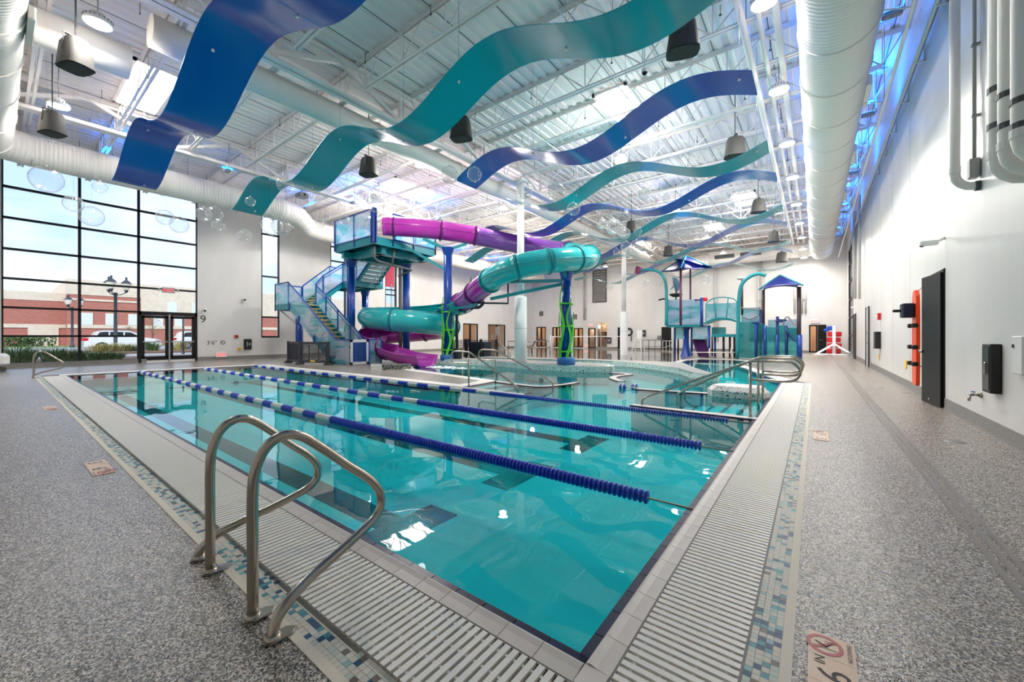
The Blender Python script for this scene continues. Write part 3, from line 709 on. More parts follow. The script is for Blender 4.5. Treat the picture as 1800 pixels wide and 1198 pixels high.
# grab rails
def grab(x, side, lab, y=.72, sc=1.0):
    """figure rail: upright at x, loops out over the water and returns to a foot on the other side (side +1: towards +x)"""
    t = thing('grab_rail', lab, 'handrail', (x, y, 0), 'steel grab rails at the near pool edge'); f = side * .21
    key = [(x, y, 0), (x, y, .3), (x, y, .58), (x + f * .01, y + .015, .7), (x + f * .03, y + .06, .785), (x + f * .05, y + .13, .82), (x + f * .08, y + .21, .80), (x + f * .13, y + .31, .72), (x + f * .2, y + .43, .61), (x + f * .245, y + .53, .525), (x + f * .28, y + .595, .455), (x + f * .315, y + .625, .39), (x + f * .36, y + .62, .325), (x + f * .41, y + .57, .275), (x + f * .5, y + .46, .235), (x + f * .6, y + .34, .2), (x + f * .73, y + .2, .165), (x + f * .85, y + .1, .13), (x + f * .94, y + .03, .085), (x + f, y, .03), (x + f, y, 0)]
    MB().tube(smooth_path(key, 5), .0235, 14).build('rail', inox_m, t)
    for q in (x, x + f): 
        MB().rbox((q, y + .03, .007), (.07, .14, .014), .03).lathe([(.034, .014), (.032, .03), (.024, .032)], (q, y, 0), 16).build('base_plate', inox_m, t)
grab(-2.632, -1, 'steel grab rail at the near pool edge, left of the pair in the foreground'); grab(-2.046, 1, 'steel grab rail at the near pool edge, right of the pair in the foreground')
grab(-19.05, -1, 'steel grab rail at the far left pool corner before the windows', .74)
# ------------------------------------------------------------------ lane ropes
fb = MB().lathe([(.012, -.011), (.045, -.013), (.055, -.006), (.055, .006), (.045, .013), (.012, .011)], seg=10, R=Matrix.Rotation(pi / 2, 3, 'Y'))
fblue = rawmesh(fb, M('blue_float', (20, 58, 190), .3), 'rope_float'); fwhite = rawmesh(fb, M('white_float', (228, 228, 222), .35), 'rope_float'); bluef, whitef = MATS['blue_float'], MATS['white_float']
for i, (y, lab, lim, xb) in enumerate(((3.2, 'blue and white lane rope nearest the camera', 150, -6.0), (5.08, 'middle blue and white lane rope', 90, -6.2), (6.88, 'blue and white lane rope farthest from the camera, by the peninsula', 70, -5.9))):
    t = thing('lane_rope', lab, 'lane rope', (-10, y, 0))
    MB().cyl((PL, y, -.005), (PX + .02, y, -.005), .008, 6).build('cable', inox_m, t)
    x = -1.08; k = 0; rest = MB(); src = fb
    kf = .72 if i == 2 else 1.0
    while x > PL + .2:
        wht = (x < xb) and (int((x - xb) / -.42) % 2 == 0)
        if k < lim: piece('rope_float', fwhite if wht else fblue, t, (x, y, 0)).scale = (kf, kf, kf)
        else: rest.add([(v[0] * kf + x, v[1] * kf + y, v[2] * kf) for v in fb.v], fb.f, 1 if wht else 0, True)
        k += 1; x -= .044 if x > -6 else .036
    rest.build('rope_floats_beyond', [bluef, whitef], t, kind='stuff')
fl2 = thing('float_line', 'two blue and white ball floats on a line by the S-shaped kerb', 'float', tuple(atz(1105, 682)))
for u in (1094, 1115):
    c = atz(u, 682); MB().sphere((c.x, c.y, .03), .085, 14, 8).build('ball_float', bluef, fl2)
    MB().lathe([(.088, -.02), (.09, .0), (.088, .02)], (c.x + .03, c.y, .03), 16, Matrix.Rotation(pi / 2, 3, 'Y')).build('white_band', whitef, fl2)
a, b = atz(1090, 682), atz(1123, 683); MB().cyl((a.x, a.y, .03), (b.x, b.y, .03), .018, 6).build('line', whitef, fl2)

# ------------------------------------------------------------------ high-bay lamps
def high_bay():
    t = thing('high_bay_lamp', 'x', 'lamp', (0, 0, 0), 'round high bay lamps')
    MB().lathe([(.03, .2), (.12, .19), (.15, .13), (.2, .1), (.225, .04), (.225, 0), (.2, -.005)], seg=20).build('housing', white_m, t)
    fins = MB()
    for k in range(20): a = 2 * pi * k / 20; fins.box((.19 * cos(a), .19 * sin(a), .075), (.07, .012, .05), a)
    fins.build('cooling_fins', grey_m, t, kind='stuff')
    MB().lathe([(.215, -.001), (.15, -.02), (0, -.03)], seg=20).build('lens', lamp_m, t)
    MB().cyl((0, 0, .19), (0, 0, 1.3), .012, 6).build('hanger', grey_m, t)
    return t
hb = high_bay(); first = True
ld = bpy.data.lights.new('lamp_light', 'AREA'); ld.shape = 'DISK'; ld.size = .42; ld.energy = LAMP_W; ld.color = (1, .95, .885); ld.spread = radians(178)
lu = bpy.data.lights.new('lamp_fill', 'POINT'); lu.shadow_soft_size = .16; lu.energy = LAMP_W * 2.0; lu.color = ld.color; ld_mid = ld.copy(); ld_mid.energy = LAMP_W * .6; ld_low = ld.copy(); ld_low.energy = LAMP_W * .3; lu_low = lu.copy(); lu_low.energy = LAMP_W * .12   # extra point light under each lamp, added to brighten the roof
def lamp_at(p, lab, vis=True, glow=1.0):
    global first
    p = Vector(p)
    if vis:
        if first: hb.location = p; hb['label'] = lab; OFF[hb.name] = tuple(p); o = hb; first = False
        else: o = copy_thing(hb, p, lab, 'round high bay lamps')
    l = bpy.data.objects.new('lamp_light', ld if glow > .3 else ld_mid if glow == .3 else ld_low); COL.objects.link(l); l.location = p - Vector((0, 0, .04))
    if vis: l.parent = o; l.location = (0, 0, -.04)
    l2 = bpy.data.objects.new('lamp_fill', lu if glow == 1.0 else lu_low); COL.objects.link(l2); l2.location = p - Vector((0, 0, .22))
    if vis: l2.parent = o; l2.location = (0, 0, -.22)
ZL = 7.55
ordn = ['first', 'second', 'third', 'fourth', 'fifth', 'sixth', 'seventh', 'eighth', 'ninth', 'tenth', 'eleventh', 'twelfth', 'thirteenth', 'fourteenth', 'fifteenth', 'sixteenth', 'seventeenth']
row = [(1343, 6), (1369, 160), (1383, 254), (1393, 313), (1400, 360), (1405, 393), (1409, 418), (1411, 438), (1413, 453)]
for i, q in enumerate(row): lamp_at(atz(*q, (ZL, 7.2, 6.9)[max(0, i - 6)]), 'lit high bay lamp, %s of the row beside the right duct' % ordn[i], True, .3 if i < 5 else .2)
for q, lab in (((172, 42), 'lit high bay lamp above the nearest loudspeaker at top left'), ((103, 187), 'lit high bay lamp between the two loudspeakers at top left'), ((90, 257), 'lit high bay lamp over the near end of the window wall'), ((330, 318), 'lit high bay lamp left of the teal ribbon end, over the window wall'), ((503, 374), 'lit high bay lamp beside the duct elbow'), ((740, 291), 'lit high bay lamp under the middle truss, left of the blue ribbon tip'), ((884, 366), 'lit high bay lamp near the white column top')):
    lamp_at(atz(*q, ZL), lab, True, .3 if q[0] < 340 or q[0] == 503 else 1.0)
for p_, lab in (((-5.5, 13.6), 'added high bay fill lamp in the roof left of the short teal ribbon'), ((-5.5, 20.6), 'added high bay fill lamp in the roof behind the middle bubble cluster'), ((-5.5, 27.5), 'added high bay fill lamp in the roof over the play structure'), ((-5.5, 33.5), 'added high bay fill lamp in the roof by the far wall, right one'), ((-14.5, 20.4), 'added high bay fill lamp in the roof behind the purple tube'), ((-14.5, 27.3), 'added high bay fill lamp in the roof over the grey splash floor'), ((-15, 33.5), 'added high bay fill lamp in the roof by the far wall, left one'), ((-20.9, 17.6), 'added high bay fill lamp in the roof behind the slide tower'), ((-20.9, 24), 'added high bay fill lamp along the left wall beyond the slide'), ((-20.9, 30.5), 'added high bay fill lamp along the left wall near the far corner')):
    lamp_at((*p_, ZL), lab, True, .2 if p_[1] > 33 else .3 if p_[1] > 27 else 1.0)  # these lamps are added to brighten the middle and far end of the hall
lamp_at(atz(655, 382, 7.7), 'small lit high bay lamp above the slide tower')
# blue uplights washing the deck over the ducts
def blue_up(p, lab, energy=70, aim=(0, 0, 1)):
    t = thing('blue_uplight', lab, 'lamp', p, 'blue wall-wash lights')
    q = Vector(p); MB().rbox(q, (.3, .16, .1), .03).build('housing', grey_m, t)
    MB().bb((q.x - .12, q.y - .06, q.z + .05), (q.x + .12, q.y + .06, q.z + .058)).build('lens', blueled_m, t)
    MB().cyl((q.x, q.y, q.z - .05), (q.x, q.y, q.z + .0), .02, 6).cyl((q.x + .17, q.y, q.z), (q.x + .17, q.y, ZC - .02), .012, 6).build('bracket', grey_m, t)
    l = bpy.data.lights.new('blue_light', 'AREA'); l.shape = 'RECTANGLE'; l.size = .26; l.size_y = .14; l.spread = radians(170); l.energy = energy; l.color = (.0, .19, 1.0)
    o = bpy.data.objects.new('blue_light', l); COL.objects.link(o); o.parent = t; o.location = (0, 0, .08); o.rotation_euler = Vector(aim).to_track_quat('-Z', 'Y').to_euler()
for i, y in enumerate((2.2, 6.4, 10.6, 15, 20, 26, 32)):
    blue_up((1.2, y, 7.55), 'blue uplight above the right duct, %s from the camera' % ordn[i], 62, (-.1, 0, 1))
for p, lab in ((atz(196, 278, 7.75), 'blue uplight lens at the left end of the big blue ribbon'), (atz(400, 300, 7.7), 'blue uplight over the window wall beside the teal ribbon end'), (atz(537, 366, 7.7), 'blue uplight below the projector at the duct elbow'), (atz(620, 356, 7.7), 'blue uplight above the slide tower platform'), (atz(770, 385, 7.7), 'blue uplight behind the purple tube')):
    blue_up(tuple(p), lab, 26, (-.2, 0, 1))
for i, y in enumerate((24, 29, 34)): blue_up((-24, y, 7.7), 'blue uplight over the left duct, %s behind the slide' % ordn[i], 40)

# ------------------------------------------------------------------ ducts and pipes
def duct(name, path, r, lab, seam=1.5, ridge=.1, seg=24):
    """round duct with real pressed ridges and joint bands"""
    t = thing(name, lab, 'duct', tuple(path[0]))
    P = [Vector(p) for p in path]; pts = []; rs = []; bands = []
    for a, b in zip(P[:-1], P[1:]):
        L = (b - a).length; n_ = max(1, int(L / ridge))
        for i in range(n_):
            f = i / n_; pts += [a.lerp(b, f), a.lerp(b, f + .12 / n_)]; rs += [r, r + .008]
            pts.append(a.lerp(b, f + .24 / n_)); rs.append(r)
        q = seam * .5
        while q < L: bands.append((a.lerp(b, q / L), (b - a).normalized())); q += seam
    pts.append(P[-1]); rs.append(r)
    MB().tube(pts, rs, seg).build('duct_body', duct_m, t)
    for c, d in bands:
        R = d.to_track_quat('Z', 'Y').to_matrix()
        MB().lathe([(r - .01, -.035), (r + .028, -.03), (r + .02, 0), (r + .028, .03), (r - .01, .035)], c, seg, R, smooth=False).build('joint_band', duct_m, t)
    return t
def arc(c, r, a0, a1, z, n=6): return [(c[0] + r * cos(radians(a0 + (a1 - a0) * i / n)), c[1] + r * sin(radians(a0 + (a1 - a0) * i / n)), z) for i in range(n + 1)]
dr = duct('supply_duct', [(.36, YN + .9, 7.3), (.36, 35.4, 7.3)], .62, 'large white ribbed round duct along the right wall', 1.7)
def register(t, x, y, z, nx_, sgn):
    o = MB().rbox((x, y, z), (.1, 1.15, .24), .02).build('air_register', duct_m, t)
    MB().bb((x + sgn * .052 - .004, y - .52, z - .07), (x + sgn * .052 + .004, y + .52, z + .07)).build('slot', dgrey_m, o)
for y in (5.6, 8.7, 12.8, 17, 21.5): register(dr, 1.0, y, 7.2, 1, 1)
dl = duct('supply_duct', [(-1.2, -.35, 7.3), (-19.3, -.35, 7.3)], .72, 'large white ribbed round duct at top left, near the loudspeakers', 1.9)
for x in (-8.9, -11.8): 
    o = MB().rbox((x, .42, 7.15), (1.1, .1, .24), .02).build('air_register', duct_m, dl); MB().bb((x - .5, .468, 7.08), (x + .5, .476, 7.22)).build('slot', dgrey_m, o)
duct('supply_duct', [(-19.3, -.35, 7.3), (-19.95, -.05, 7.3), (-20.2, .7, 7.3), (-20.2, 8.3, 7.3), (-20.6, 9.2, 7.3), (-22.5, 10.6, 7.35), (-22.9, 11.6, 7.35), (-22.9, 35, 7.35)], .5, 'white ribbed round duct over the left window wall with an elbow by the slide tower', 2.2)
duct('supply_duct', [(-8.7, 33.2, 6.6), (-7.9, 35.2, 7.3), (-7.0, 35.8, 7.6), (.2, 35.8, 7.6)], .55, 'white duct crossing the far wall', 2.4, .3)
fdt = MB()
for x in (-3.9, -5.7): fdt.bb((x - .7, 35.19, 7.45), (x + .7, 35.24, 7.75))
fd = thing('duct_grilles', 'dark slotted grilles on the far wall duct', 'grille', (-4, 35.2, 7.6)); fdt.build('grille', dgrey_m, fd)
g1 = duct('return_duct', [(-11.15, 2.0, 7.75), (-11.15, 36, 7.75)], .33, 'smooth white duct running beside the middle truss', 3.6, 3.5)
g2 = duct('return_duct', [(-12.6, -2, 7.6), (-12.6, 1.9, 7.6)], .36, 'short white capped duct at top left above the loudspeaker', 3, 3.5)
def pipe(name, pts, r, lab, cat='pipe', mat=duct_m, grp=None, bands=(), cl=()):
    t = thing(name, lab, cat, tuple(pts[0]), grp); MB().tube(pts, r, 14).build('pipe_run', mat, t)
    for z in bands: MB().lathe([(r, -.03), (r + .008, -.03), (r + .008, .03), (r, .03)], (pts[0][0], pts[0][1], z), 14, smooth=False).build('strap', dgrey_m, t)
    for z in cl: MB().bb((pts[0][0] - .03, pts[0][1] - r - .012, z - .012), (XR, pts[0][1] + r + .012, z + .012)).build('clamp', grey_m, t)
    return t
def elbow_down(y, r, x, z0, lab, bands=()):
    pts = [(x, y, 8.7), (x, y, z0 + .25)] + [(x + .2 * (1 - cos(radians(a))), y, z0 + .25 - .2 * sin(radians(a))) for a in (22, 45, 67, 90)] + [(XR - .02, y, z0 + .05)]
    t = pipe('rain_leader', pts, r, lab, bands=bands)
    MB().cyl((XR - .05, y, z0 + .05), (XR, y, z0 + .05), r * 1.25, 14).build('wall_collar', dgrey_m, t)
    MB().lathe([(r, -.04), (r * 1.12, -.04), (r * 1.12, .04), (r, .04)], (x, y, z0 + .32), 14, smooth=False).build('coupling', duct_m, t)
zq = onx(1690, 330, 1.7).z; yq = onx(1682, 330, 1.62).y
elbow_down(yq, .055, 1.6, zq - .1, 'white vertical pipe with an elbow into the right wall')
for i, (u, v, lab) in enumerate(((1762, 330, 'leftmost of three white pipes with black straps at top right'), (1781, 318, 'middle of three white pipes with black straps at top right'), (1806, 300, 'rightmost of three white pipes with black straps at top right'))):
    y = onx(u, 330, 1.62).y; elbow_down(y, .085, 1.6, onx(u, v, 1.62).z + .05, lab, [onx(u, 150 + 10 * i, 1.6).z, onx(u, 215, 1.6).z])
yq = onx(1711, 300, 1.78).y; zb = onx(1707, 286, 1.78).z
t = pipe('conduit', [(1.79, yq, 8.7), (1.79, yq, zb)], .02, 'thin grey conduit ending in a grey box on the right wall', 'conduit', M('conduit_grey', (168, 166, 162), .5), cl=(3.4, 4.4, 5.4)); MB().rbox((1.78, yq, zb - .12), (.1, .16, .26), .01).build('junction_box', M('conduit_grey'), t)
for u, r in ((1502, .09), (1511, .05)):
    y = onx(u, 525, 1.7).y; z = onx(u, 525, 1.7).z; pipe('wall_pipe', [(1.7, y, 8), (1.7, y, z)], r, 'grey %s pipe down the far right wall' % ('thick' if r > .06 else 'thin'), mat=M('grey_pipe', (196, 194, 190), .5))
# rails and conduits along the top of the right wall
ct = thing('conduit_bundle', 'bundle of conduits on struts along the top of the right wall', 'conduit', (1.7, 10, 7.2))
for k, (dx, dz) in enumerate(((0, 0), (.05, .07), (.02, .15), (.08, .24))): MB().cyl((1.7 + dx, -1.5, 7.1 + dz), (1.7 + dx, 33, 7.1 + dz), (.02, .016, .026, .02)[k], 8).build('conduit_run', (steel_m, grey_m, steel_m, grey_m)[k], ct)
for i in range(18): MB().bb((1.68, -1 + 1.83 * i, 7.05), (1.84, -.96 + 1.83 * i, 7.08)).bb((1.81, -1 + 1.83 * i, 7.05), (1.84, -.96 + 1.83 * i, 7.4)).build('strut', steel_m, ct)
pt = thing('sprinkler_pipe', 'thin white pipe hung between the right duct and the wall', 'pipe', (1.35, 10, 6.6)); MB().cyl((1.3, -1, 6.75), (1.3, 35.5, 6.75), .03, 8).build('pipe_run', steel_m, pt)
for i in range(10): MB().cyl((1.3, 2.5 + 3.4 * i, 6.75), (1.3, 2.5 + 3.4 * i, ZC), .008, 6).build('hanger', grey_m, pt); MB().cyl((1.3, 2.5 + 3.4 * i, 6.78), (.95, 2.5 + 3.4 * i, 6.9), .012, 6).build('arm', steel_m, pt)
for k, x in enumerate((-.62, -.92, -1.22)):
    t = thing('roof_pipe', 'white pipe under the roof beside the right lamp row, %s from the duct' % ordn[k], 'pipe', (x, 10, 8.0)); MB().cyl((x, YN, 7.92), (x, 36, 7.92), (.07, .05, .075)[k], 10).build('pipe_run', duct_m, t)
    for i in range(8): MB().cyl((x, 1 + 4.6 * i, 7.92), (x, 1 + 4.6 * i, ZC), .01, 6).build('hanger', grey_m, t)

# ------------------------------------------------------------------ ribbons
def ribbon(yc, w, x0, x1, zm, teal, lab, A=.36, L=5.2, ph=-2.15):
    t = thing('wave_ribbon', lab, 'ribbon', ((x0 + x1) / 2, yc, zm), 'hanging wave ribbons')
    sg = -1 if teal else 1; f = lambda x: zm + sg * A * cos(2 * pi * (x - ph) / L)
    nseg = max(2, int(round((x1 - x0) / 2.5))); mt = rib_teal if teal else rib_blue
    n_ = nseg * 14; xs_ = [x0 + (x1 - x0) * i / n_ for i in range(n_ + 1)]; mb = MB()
    for dz, fl_ in ((0., 1), (.012, 0)):
        vs = [(x, yc + q * w / 2, f(x) + dz) for x in xs_ for q in (-1, 1)]
        mb.add(vs, [(2 * i, 2 * i + 1, 2 * i + 3, 2 * i + 2) if not fl_ else (2 * i, 2 * i + 2, 2 * i + 3, 2 * i + 1) for i in range(n_)], 0, True)
    for q in (-1, 1): mb.add([(x, yc + q * w / 2, f(x) + dz) for x in xs_ for dz in (0, .012)], [(2 * i, 2 * i + 1, 2 * i + 3, 2 * i + 2) for i in range(n_)])
    for x in (x0, x1): mb.add([(x, yc - w / 2, f(x)), (x, yc + w / 2, f(x)), (x, yc + w / 2, f(x) + .012), (x, yc - w / 2, f(x) + .012)], [(0, 1, 2, 3)])
    mb.build('ribbon_sheet', mt, t)
    for k in range(1, nseg):      # thin lapped joints that follow the sheet
        x = x0 + (x1 - x0) * k / nseg; dx = .02; MB().add([(x + a * dx, yc + q * w / 2, f(x + a * dx) - .003) for a in (-1, 1) for q in (-1, 1)], [(0, 2, 3, 1)]).build('lap_joint', mt, t)
    for i in range(nseg + 1):
        x = x0 + .25 + (x1 - x0 - .5) * i / nseg
        for y in ((-.18,) if i % 2 else (.18,)):
            MB().cyl((x, yc + y, f(x) - .03), (x, yc + y, f(x) + .03), .025, 8).build('cable_fitting', white_m, t)
            MB().cyl((x, yc + y, f(x)), (x, yc + y, ZC), .004, 5).build('suspension_cable', grey_m, t)
RB = [(2.62, 1.0, -16.6, -.95, 6.3, 0, 'blue wave ribbon nearest the camera, at top left', .38, 5.7, -8.0), (5.9, 1.0, -17.3, -.95, 6.32, 1, 'large teal wave ribbon crossing the top centre'),
      (9.25, .98, -8.95, -.95, 6.3, 0, 'dark blue wave ribbon right of the large teal one'), (12.2, .85, -9.3, -.95, 6.25, 1, 'teal wave ribbon whose left end meets the white column'),
      (15.1, .9, -13.5, -.95, 6.28, 0, 'blue wave ribbon passing behind the white column'), (18.0, .85, -17.2, -.95, 6.18, 1, 'teal wave ribbon above the teal tube slide'),
      (20.95, .9, -10.5, -.95, 6.1, 0, 'blue wave ribbon behind the far white column'), (23.9, .85, -12.5, -.95, 6.0, 1, 'teal wave ribbon above the left canopy'),
      (26.8, .9, -13.5, -.95, 5.88, 0, 'pale blue wave ribbon between the two canopies'), (29.8, .85, -16.0, -.95, 5.8, 1, 'farthest teal wave ribbon, by the far duct')]
for q in RB: ribbon(*q)

# ------------------------------------------------------------------ bubbles
BUB = [(82, 315, 44, 5.5, 'largest clear bubble before the near left window'), (176, 329, 20, 5.9, 'small clear bubble before the window, under the blue ribbon end'), (129, 358, 28, 5.3, 'clear bubble beside the first window mullion, upper of two'), (161, 380, 34, 5.2, 'clear bubble beside the first window mullion, lower of two'),
 (290, 382, 26, 5.4, 'clear bubble in the third window bay, left of two'), (315, 395, 28, 5.2, 'clear bubble in the third window bay, right of two'), (358, 376, 24, 5.4, 'clear bubble at the window wall end, left of three'), (377, 376, 26, 5.3, 'clear bubble at the window wall end, middle of three'), (384, 396, 20, 5.2, 'clear bubble at the window wall end, lowest of three'), (430, 414, 22, 5.1, 'single clear bubble on the wall between window wall and slim window'),
 (478, 396, 34, 5.2, 'clear bubble before the slim window left of the tower, left of two'), (494, 398, 30, 5.2, 'clear bubble before the slim window left of the tower, right of two'), (501, 324, 27, 5.6, 'clear bubble before the large teal ribbon near its left end'), (440, 354, 16, 5.6, 'small clear bubble over the left tip of the large teal ribbon'), (562, 394, 15, 5.3, 'small clear bubble beside the tower top, lower of two'), (574, 384, 14, 5.4, 'small clear bubble beside the tower top, upper of two'), (606, 387, 16, 5.2, 'small clear bubble against the tower top panels'), (660, 357, 31, 5.5, 'large clear bubble above the purple tube start'),
 (790, 307, 30, 5.6, 'clear bubble at the left tip of the dark blue ribbon'), (834, 306, 25, 5.5, 'clear bubble before the dark blue ribbon near its tip'), (922, 334, 30, 5.5, 'clear bubble before the top of the white column'), (977, 337, 32, 5.5, 'large clear bubble at the start of the short teal ribbon'), (1008, 367, 23, 5.4, 'clear bubble before the blue ribbon behind the white column'), (1132, 341, 23, 5.6, 'clear bubble under the truss right of centre, larger of two'), (1171, 348, 15, 5.5, 'clear bubble under the truss right of centre, smaller of two'),
 (1059, 393, 19, 5.5, 'clear bubble in the middle cluster, leftmost'), (1079, 398, 28, 5.4, 'largest clear bubble of the middle cluster'), (1098, 410, 20, 5.3, 'clear bubble in the middle cluster, low right'), (1121, 407, 14, 5.4, 'small clear bubble right of the middle cluster'), (1159, 414, 19, 5.4, 'clear bubble right of the middle cluster above the blue ribbon'), (1101, 433, 19, 5.3, 'clear bubble at the top of the far column, left of two'), (1119, 433, 24, 5.2, 'clear bubble at the top of the far column, right of two'), (1084, 442, 12, 5.2, 'tiny clear bubble left of the far column top'), (1072, 503, 13, 4.2, 'small clear bubble before the dark wall louvre'), (1240, 491, 15, 4.4, 'small clear bubble under the far duct bend'), (1157, 497, 11, 4.3, 'tiny clear bubble above the arched bucket pole, right of two'), (1134, 497, 12, 4.3, 'tiny clear bubble left of the arched bucket pole')]
sph = MB().sphere((0, 0, 0), 1, 28, 16); bub_me = rawmesh(sph, bub_m, 'bubble')
for u, v, d, z, lab in BUB:
    c = atz(u, v, z); t_ = (z - EYE) / ray(u, v).z; r = d * .5 * t_ / F
    b = thing('hanging_bubble', lab, 'bubble', tuple(c), 'clear bubbles hung from the roof')
    o = piece('sphere', bub_me, b, tuple(c)); o.scale = (r, r, r)
    MB().cyl((c.x, c.y, c.z + r - .004), (c.x, c.y, c.z + r + .03), .016, 8).build('cap', white_m, b); MB().cyl((c.x, c.y, c.z + r + .02), (c.x, c.y, ZC), .002, 4).build('cord', grey_m, b)

# ------------------------------------------------------------------ loudspeakers, cameras
def speaker(u, v, z, lab, s=1.0):
    c = atz(u, v, z); t = thing('loudspeaker', lab, 'loudspeaker', tuple(c), 'grey hanging loudspeakers')
    az = radians(20); Rz = Matrix.Rotation(az, 3, 'Z'); vs = []
    for k, (w, d, zz) in enumerate(((.2, .15, .28), (.23, .19, .2), (.29, .22, -.22), (.3, .23, -.28))):
        for i in range(12):
            a = 2 * pi * i / 12; q = lambda x: math.copysign(abs(x) ** .55, x); vs.append(c + Rz @ Vector((w * q(cos(a)), d * q(sin(a)), zz)) * s)
    fs = [(k * 12 + i, k * 12 + (i + 1) % 12, k * 12 + 12 + (i + 1) % 12, k * 12 + 12 + i) for k in range(3) for i in range(12)]
    MB().add(vs, fs, 0, True).add(vs[:12], [tuple(range(12))]).add(vs[36:], [tuple(range(11, -1, -1))]).build('cabinet', M('speaker_grey', (72, 71, 69), .6, spec=.2), t)
    MB().add([v_ + Vector((0, 0, -.012)) for v_ in [c + (p - c) * .9 + Vector((0, 0, -.028 * s)) for p in vs[36:]]], [tuple(range(11, -1, -1))]).build('grille', M('speaker_grille', (40, 40, 40), .6), t)
    MB().beam(c + Rz @ Vector((0, -.2, 0)) * s, c + Rz @ Vector((0, -.17, .34)) * s, .07 * s, .02).beam(c + Rz @ Vector((0, .2, 0)) * s, c + Rz @ Vector((0, .17, .34)) * s, .07 * s, .02).beam(c + Rz @ Vector((0, -.18, .34)) * s, c + Rz @ Vector((0, .18, .34)) * s, .07 * s, .02).build('yoke', dgrey_m, t)
    MB().cyl(c + Vector((0, 0, .34 * s)), (c.x, c.y, ZC), .014, 6).build('hanging_rod', dgrey_m, t)
for u, v, lab, s in ((133, 96, 'hanging loudspeaker at top left, nearest the camera', 1.0), (92, 217, 'second hanging loudspeaker at top left, before the window wall', 1.0), (648, 293, 'hanging loudspeaker under the large teal ribbon', 1.0), (811, 226, 'hanging loudspeaker behind the middle of the large teal ribbon', 1.0), (1200, 66, 'hanging loudspeaker under the right part of the large teal ribbon', 1.0), (1292, 259, 'hanging loudspeaker above the right end of the short teal ribbon', 1.0), (1333, 362, 'hanging loudspeaker in the right row before the truss', 1.0), (1360, 416, 'hanging loudspeaker in the right row, third from the far wall', 1.0), (1374, 452, 'farthest hanging loudspeaker in the right row', 1.2), (1175, 441, 'hanging loudspeaker left of the left canopy peak', 1.1), (1110, 398, 'hanging loudspeaker behind the bubble cluster', 1.0)):
    speaker(u, v, 6.95 if v < 400 else 6.8, lab, s)
pj = atz(531, 344, 7.6); t = thing('projector', 'grey projector hung above the duct elbow', 'projector', tuple(pj)); MB().rbox(pj, (.5, .4, .18), .03).build('body', grey_m, t); MB().cyl(pj + Vector((.26, 0, 0)), pj + Vector((.2, 0, 0)), .06, 10).build('lens', blk_m, t); MB().cyl(pj, (pj.x, pj.y, ZC), .02, 6).build('hanging_rod', grey_m, t)
c = atz(1133, 128, 7.6); t = thing('dome_camera', 'small white camera hung from the roof left of the blue ribbon end', 'camera', tuple(c)); MB().sphere(c, .06, 12, 8).build('dome', blk_m, t); MB().lathe([(.07, .0), (.07, .08), (.02, .1)], c, 14).cyl(c + Vector((0, 0, .1)), (c.x, c.y, ZC), .012, 6).build('mount', white_m, t)

# ------------------------------------------------------------------ columns
def column(x, y, z0, lab):
    t = thing('white_column', lab, 'column', (x, y, z0)); MB().lathe([(.255, z0), (.255, 2.9), (.24, 2.93), (.15, 2.93)], (x, y, 0), 28).build('sleeve', white_m, t)
    MB().cyl((x, y, 2.9), (x, y, 7.75), .148, 24).build('shaft', white_m, t); MB().bb((x - .2, y - .2, 7.75), (x + .2, y + .2, 7.8)).build('cap_plate', steel_m, t)
    MB().lathe([(.257, 1.6), (.26, 1.605), (.257, 1.61)], (x, y, 0), 28).build('joint', dgrey_m, t)
column(-9.75, 13.35, .2, 'white round column on the island, left of the seaweed post'); column(-10.3, 26.0, 0, 'far white round column on the grey floor')

# ------------------------------------------------------------------ slide tower
tw = thing('slide_tower', 'blue and teal slide tower with stairs and clear panels', 'slide tower', (-15.6, 9.4, 0))
def post(parent, x, y, z0, z1, r, mat=blue_m, cap=True, name='post'):
    mb = MB().cyl((x, y, z0), (x, y, z1), r, 20)
    if cap: mb.lathe([(r, z1 - .35), (r * 1.35, z1 - .1), (r * 1.5, z1 - .02), (r * 1.5, z1)], (x, y, 0), 20)
    return mb.build(name, mat, parent)
PZ = 5.76
post(tw, -18.9, 11.12, 0, 5.16, .205); post(tw, -17.5, 13.5, 0, 5.16, .195); post(tw, -22.2, 14.0, 0, 4.1, .19); post(tw, -22.3, 10.1, 0, 2.66, .19)
def deckbox(x0, x1, y0, y1, z, h=.3, name='platform'):
    t = .06
    o = MB().bb((x0, y0, z - .06), (x1, y1, z)).build(name, M('grey_decking', (150, 156, 160), .6), tw)
    e = MB().bb((x0, y0 - t, z - h), (x1, y0, z + .02)).bb((x0, y1, z - h), (x1, y1 + t, z + .02)).bb((x0 - t, y0 - t, z - h), (x0, y1 + t, z + .02)).bb((x1, y0 - t, z - h), (x1 + t, y1 + t, z + .02))
    n_ = max(2, int((y1 - y0) / .8))
    for k in range(1, n_): yy = y0 + (y1 - y0) * k / n_; e.bb((x0, yy - .05, z - h + .04), (x1, yy + .05, z - .06))
    e.build('fascia_beam', tealp_m, tw); return o
deckbox(-18.85, -15.7, 10.35, 13.8, PZ, .34); deckbox(-23.6, -22.1, 9.5, 10.85, 3.0); deckbox(-23.6, -20.6, 12.5, 14.1, 4.4)
for (a, b) in (((-18.4, 10.4, 5.28), (-18.4, 13.9, 5.28)), ((-16.3, 10.6, 5.28), (-16.3, 13.7, 5.28)), ((-18.8, 11.0, 5.28), (-15.9, 11.0, 5.28)), ((-18.55, 13.5, 5.28), (-15.9, 13.5, 5.28))):
    MB().beam(a, b, .22, .24).beam(Vector(a) + Vector((0, 0, .13)), Vector(b) + Vector((0, 0, .13)), .34, .03).beam(Vector(a) - Vector((0, 0, .13)), Vector(b) - Vector((0, 0, .13)), .34, .03).build('support_beam', tealp_m, tw)
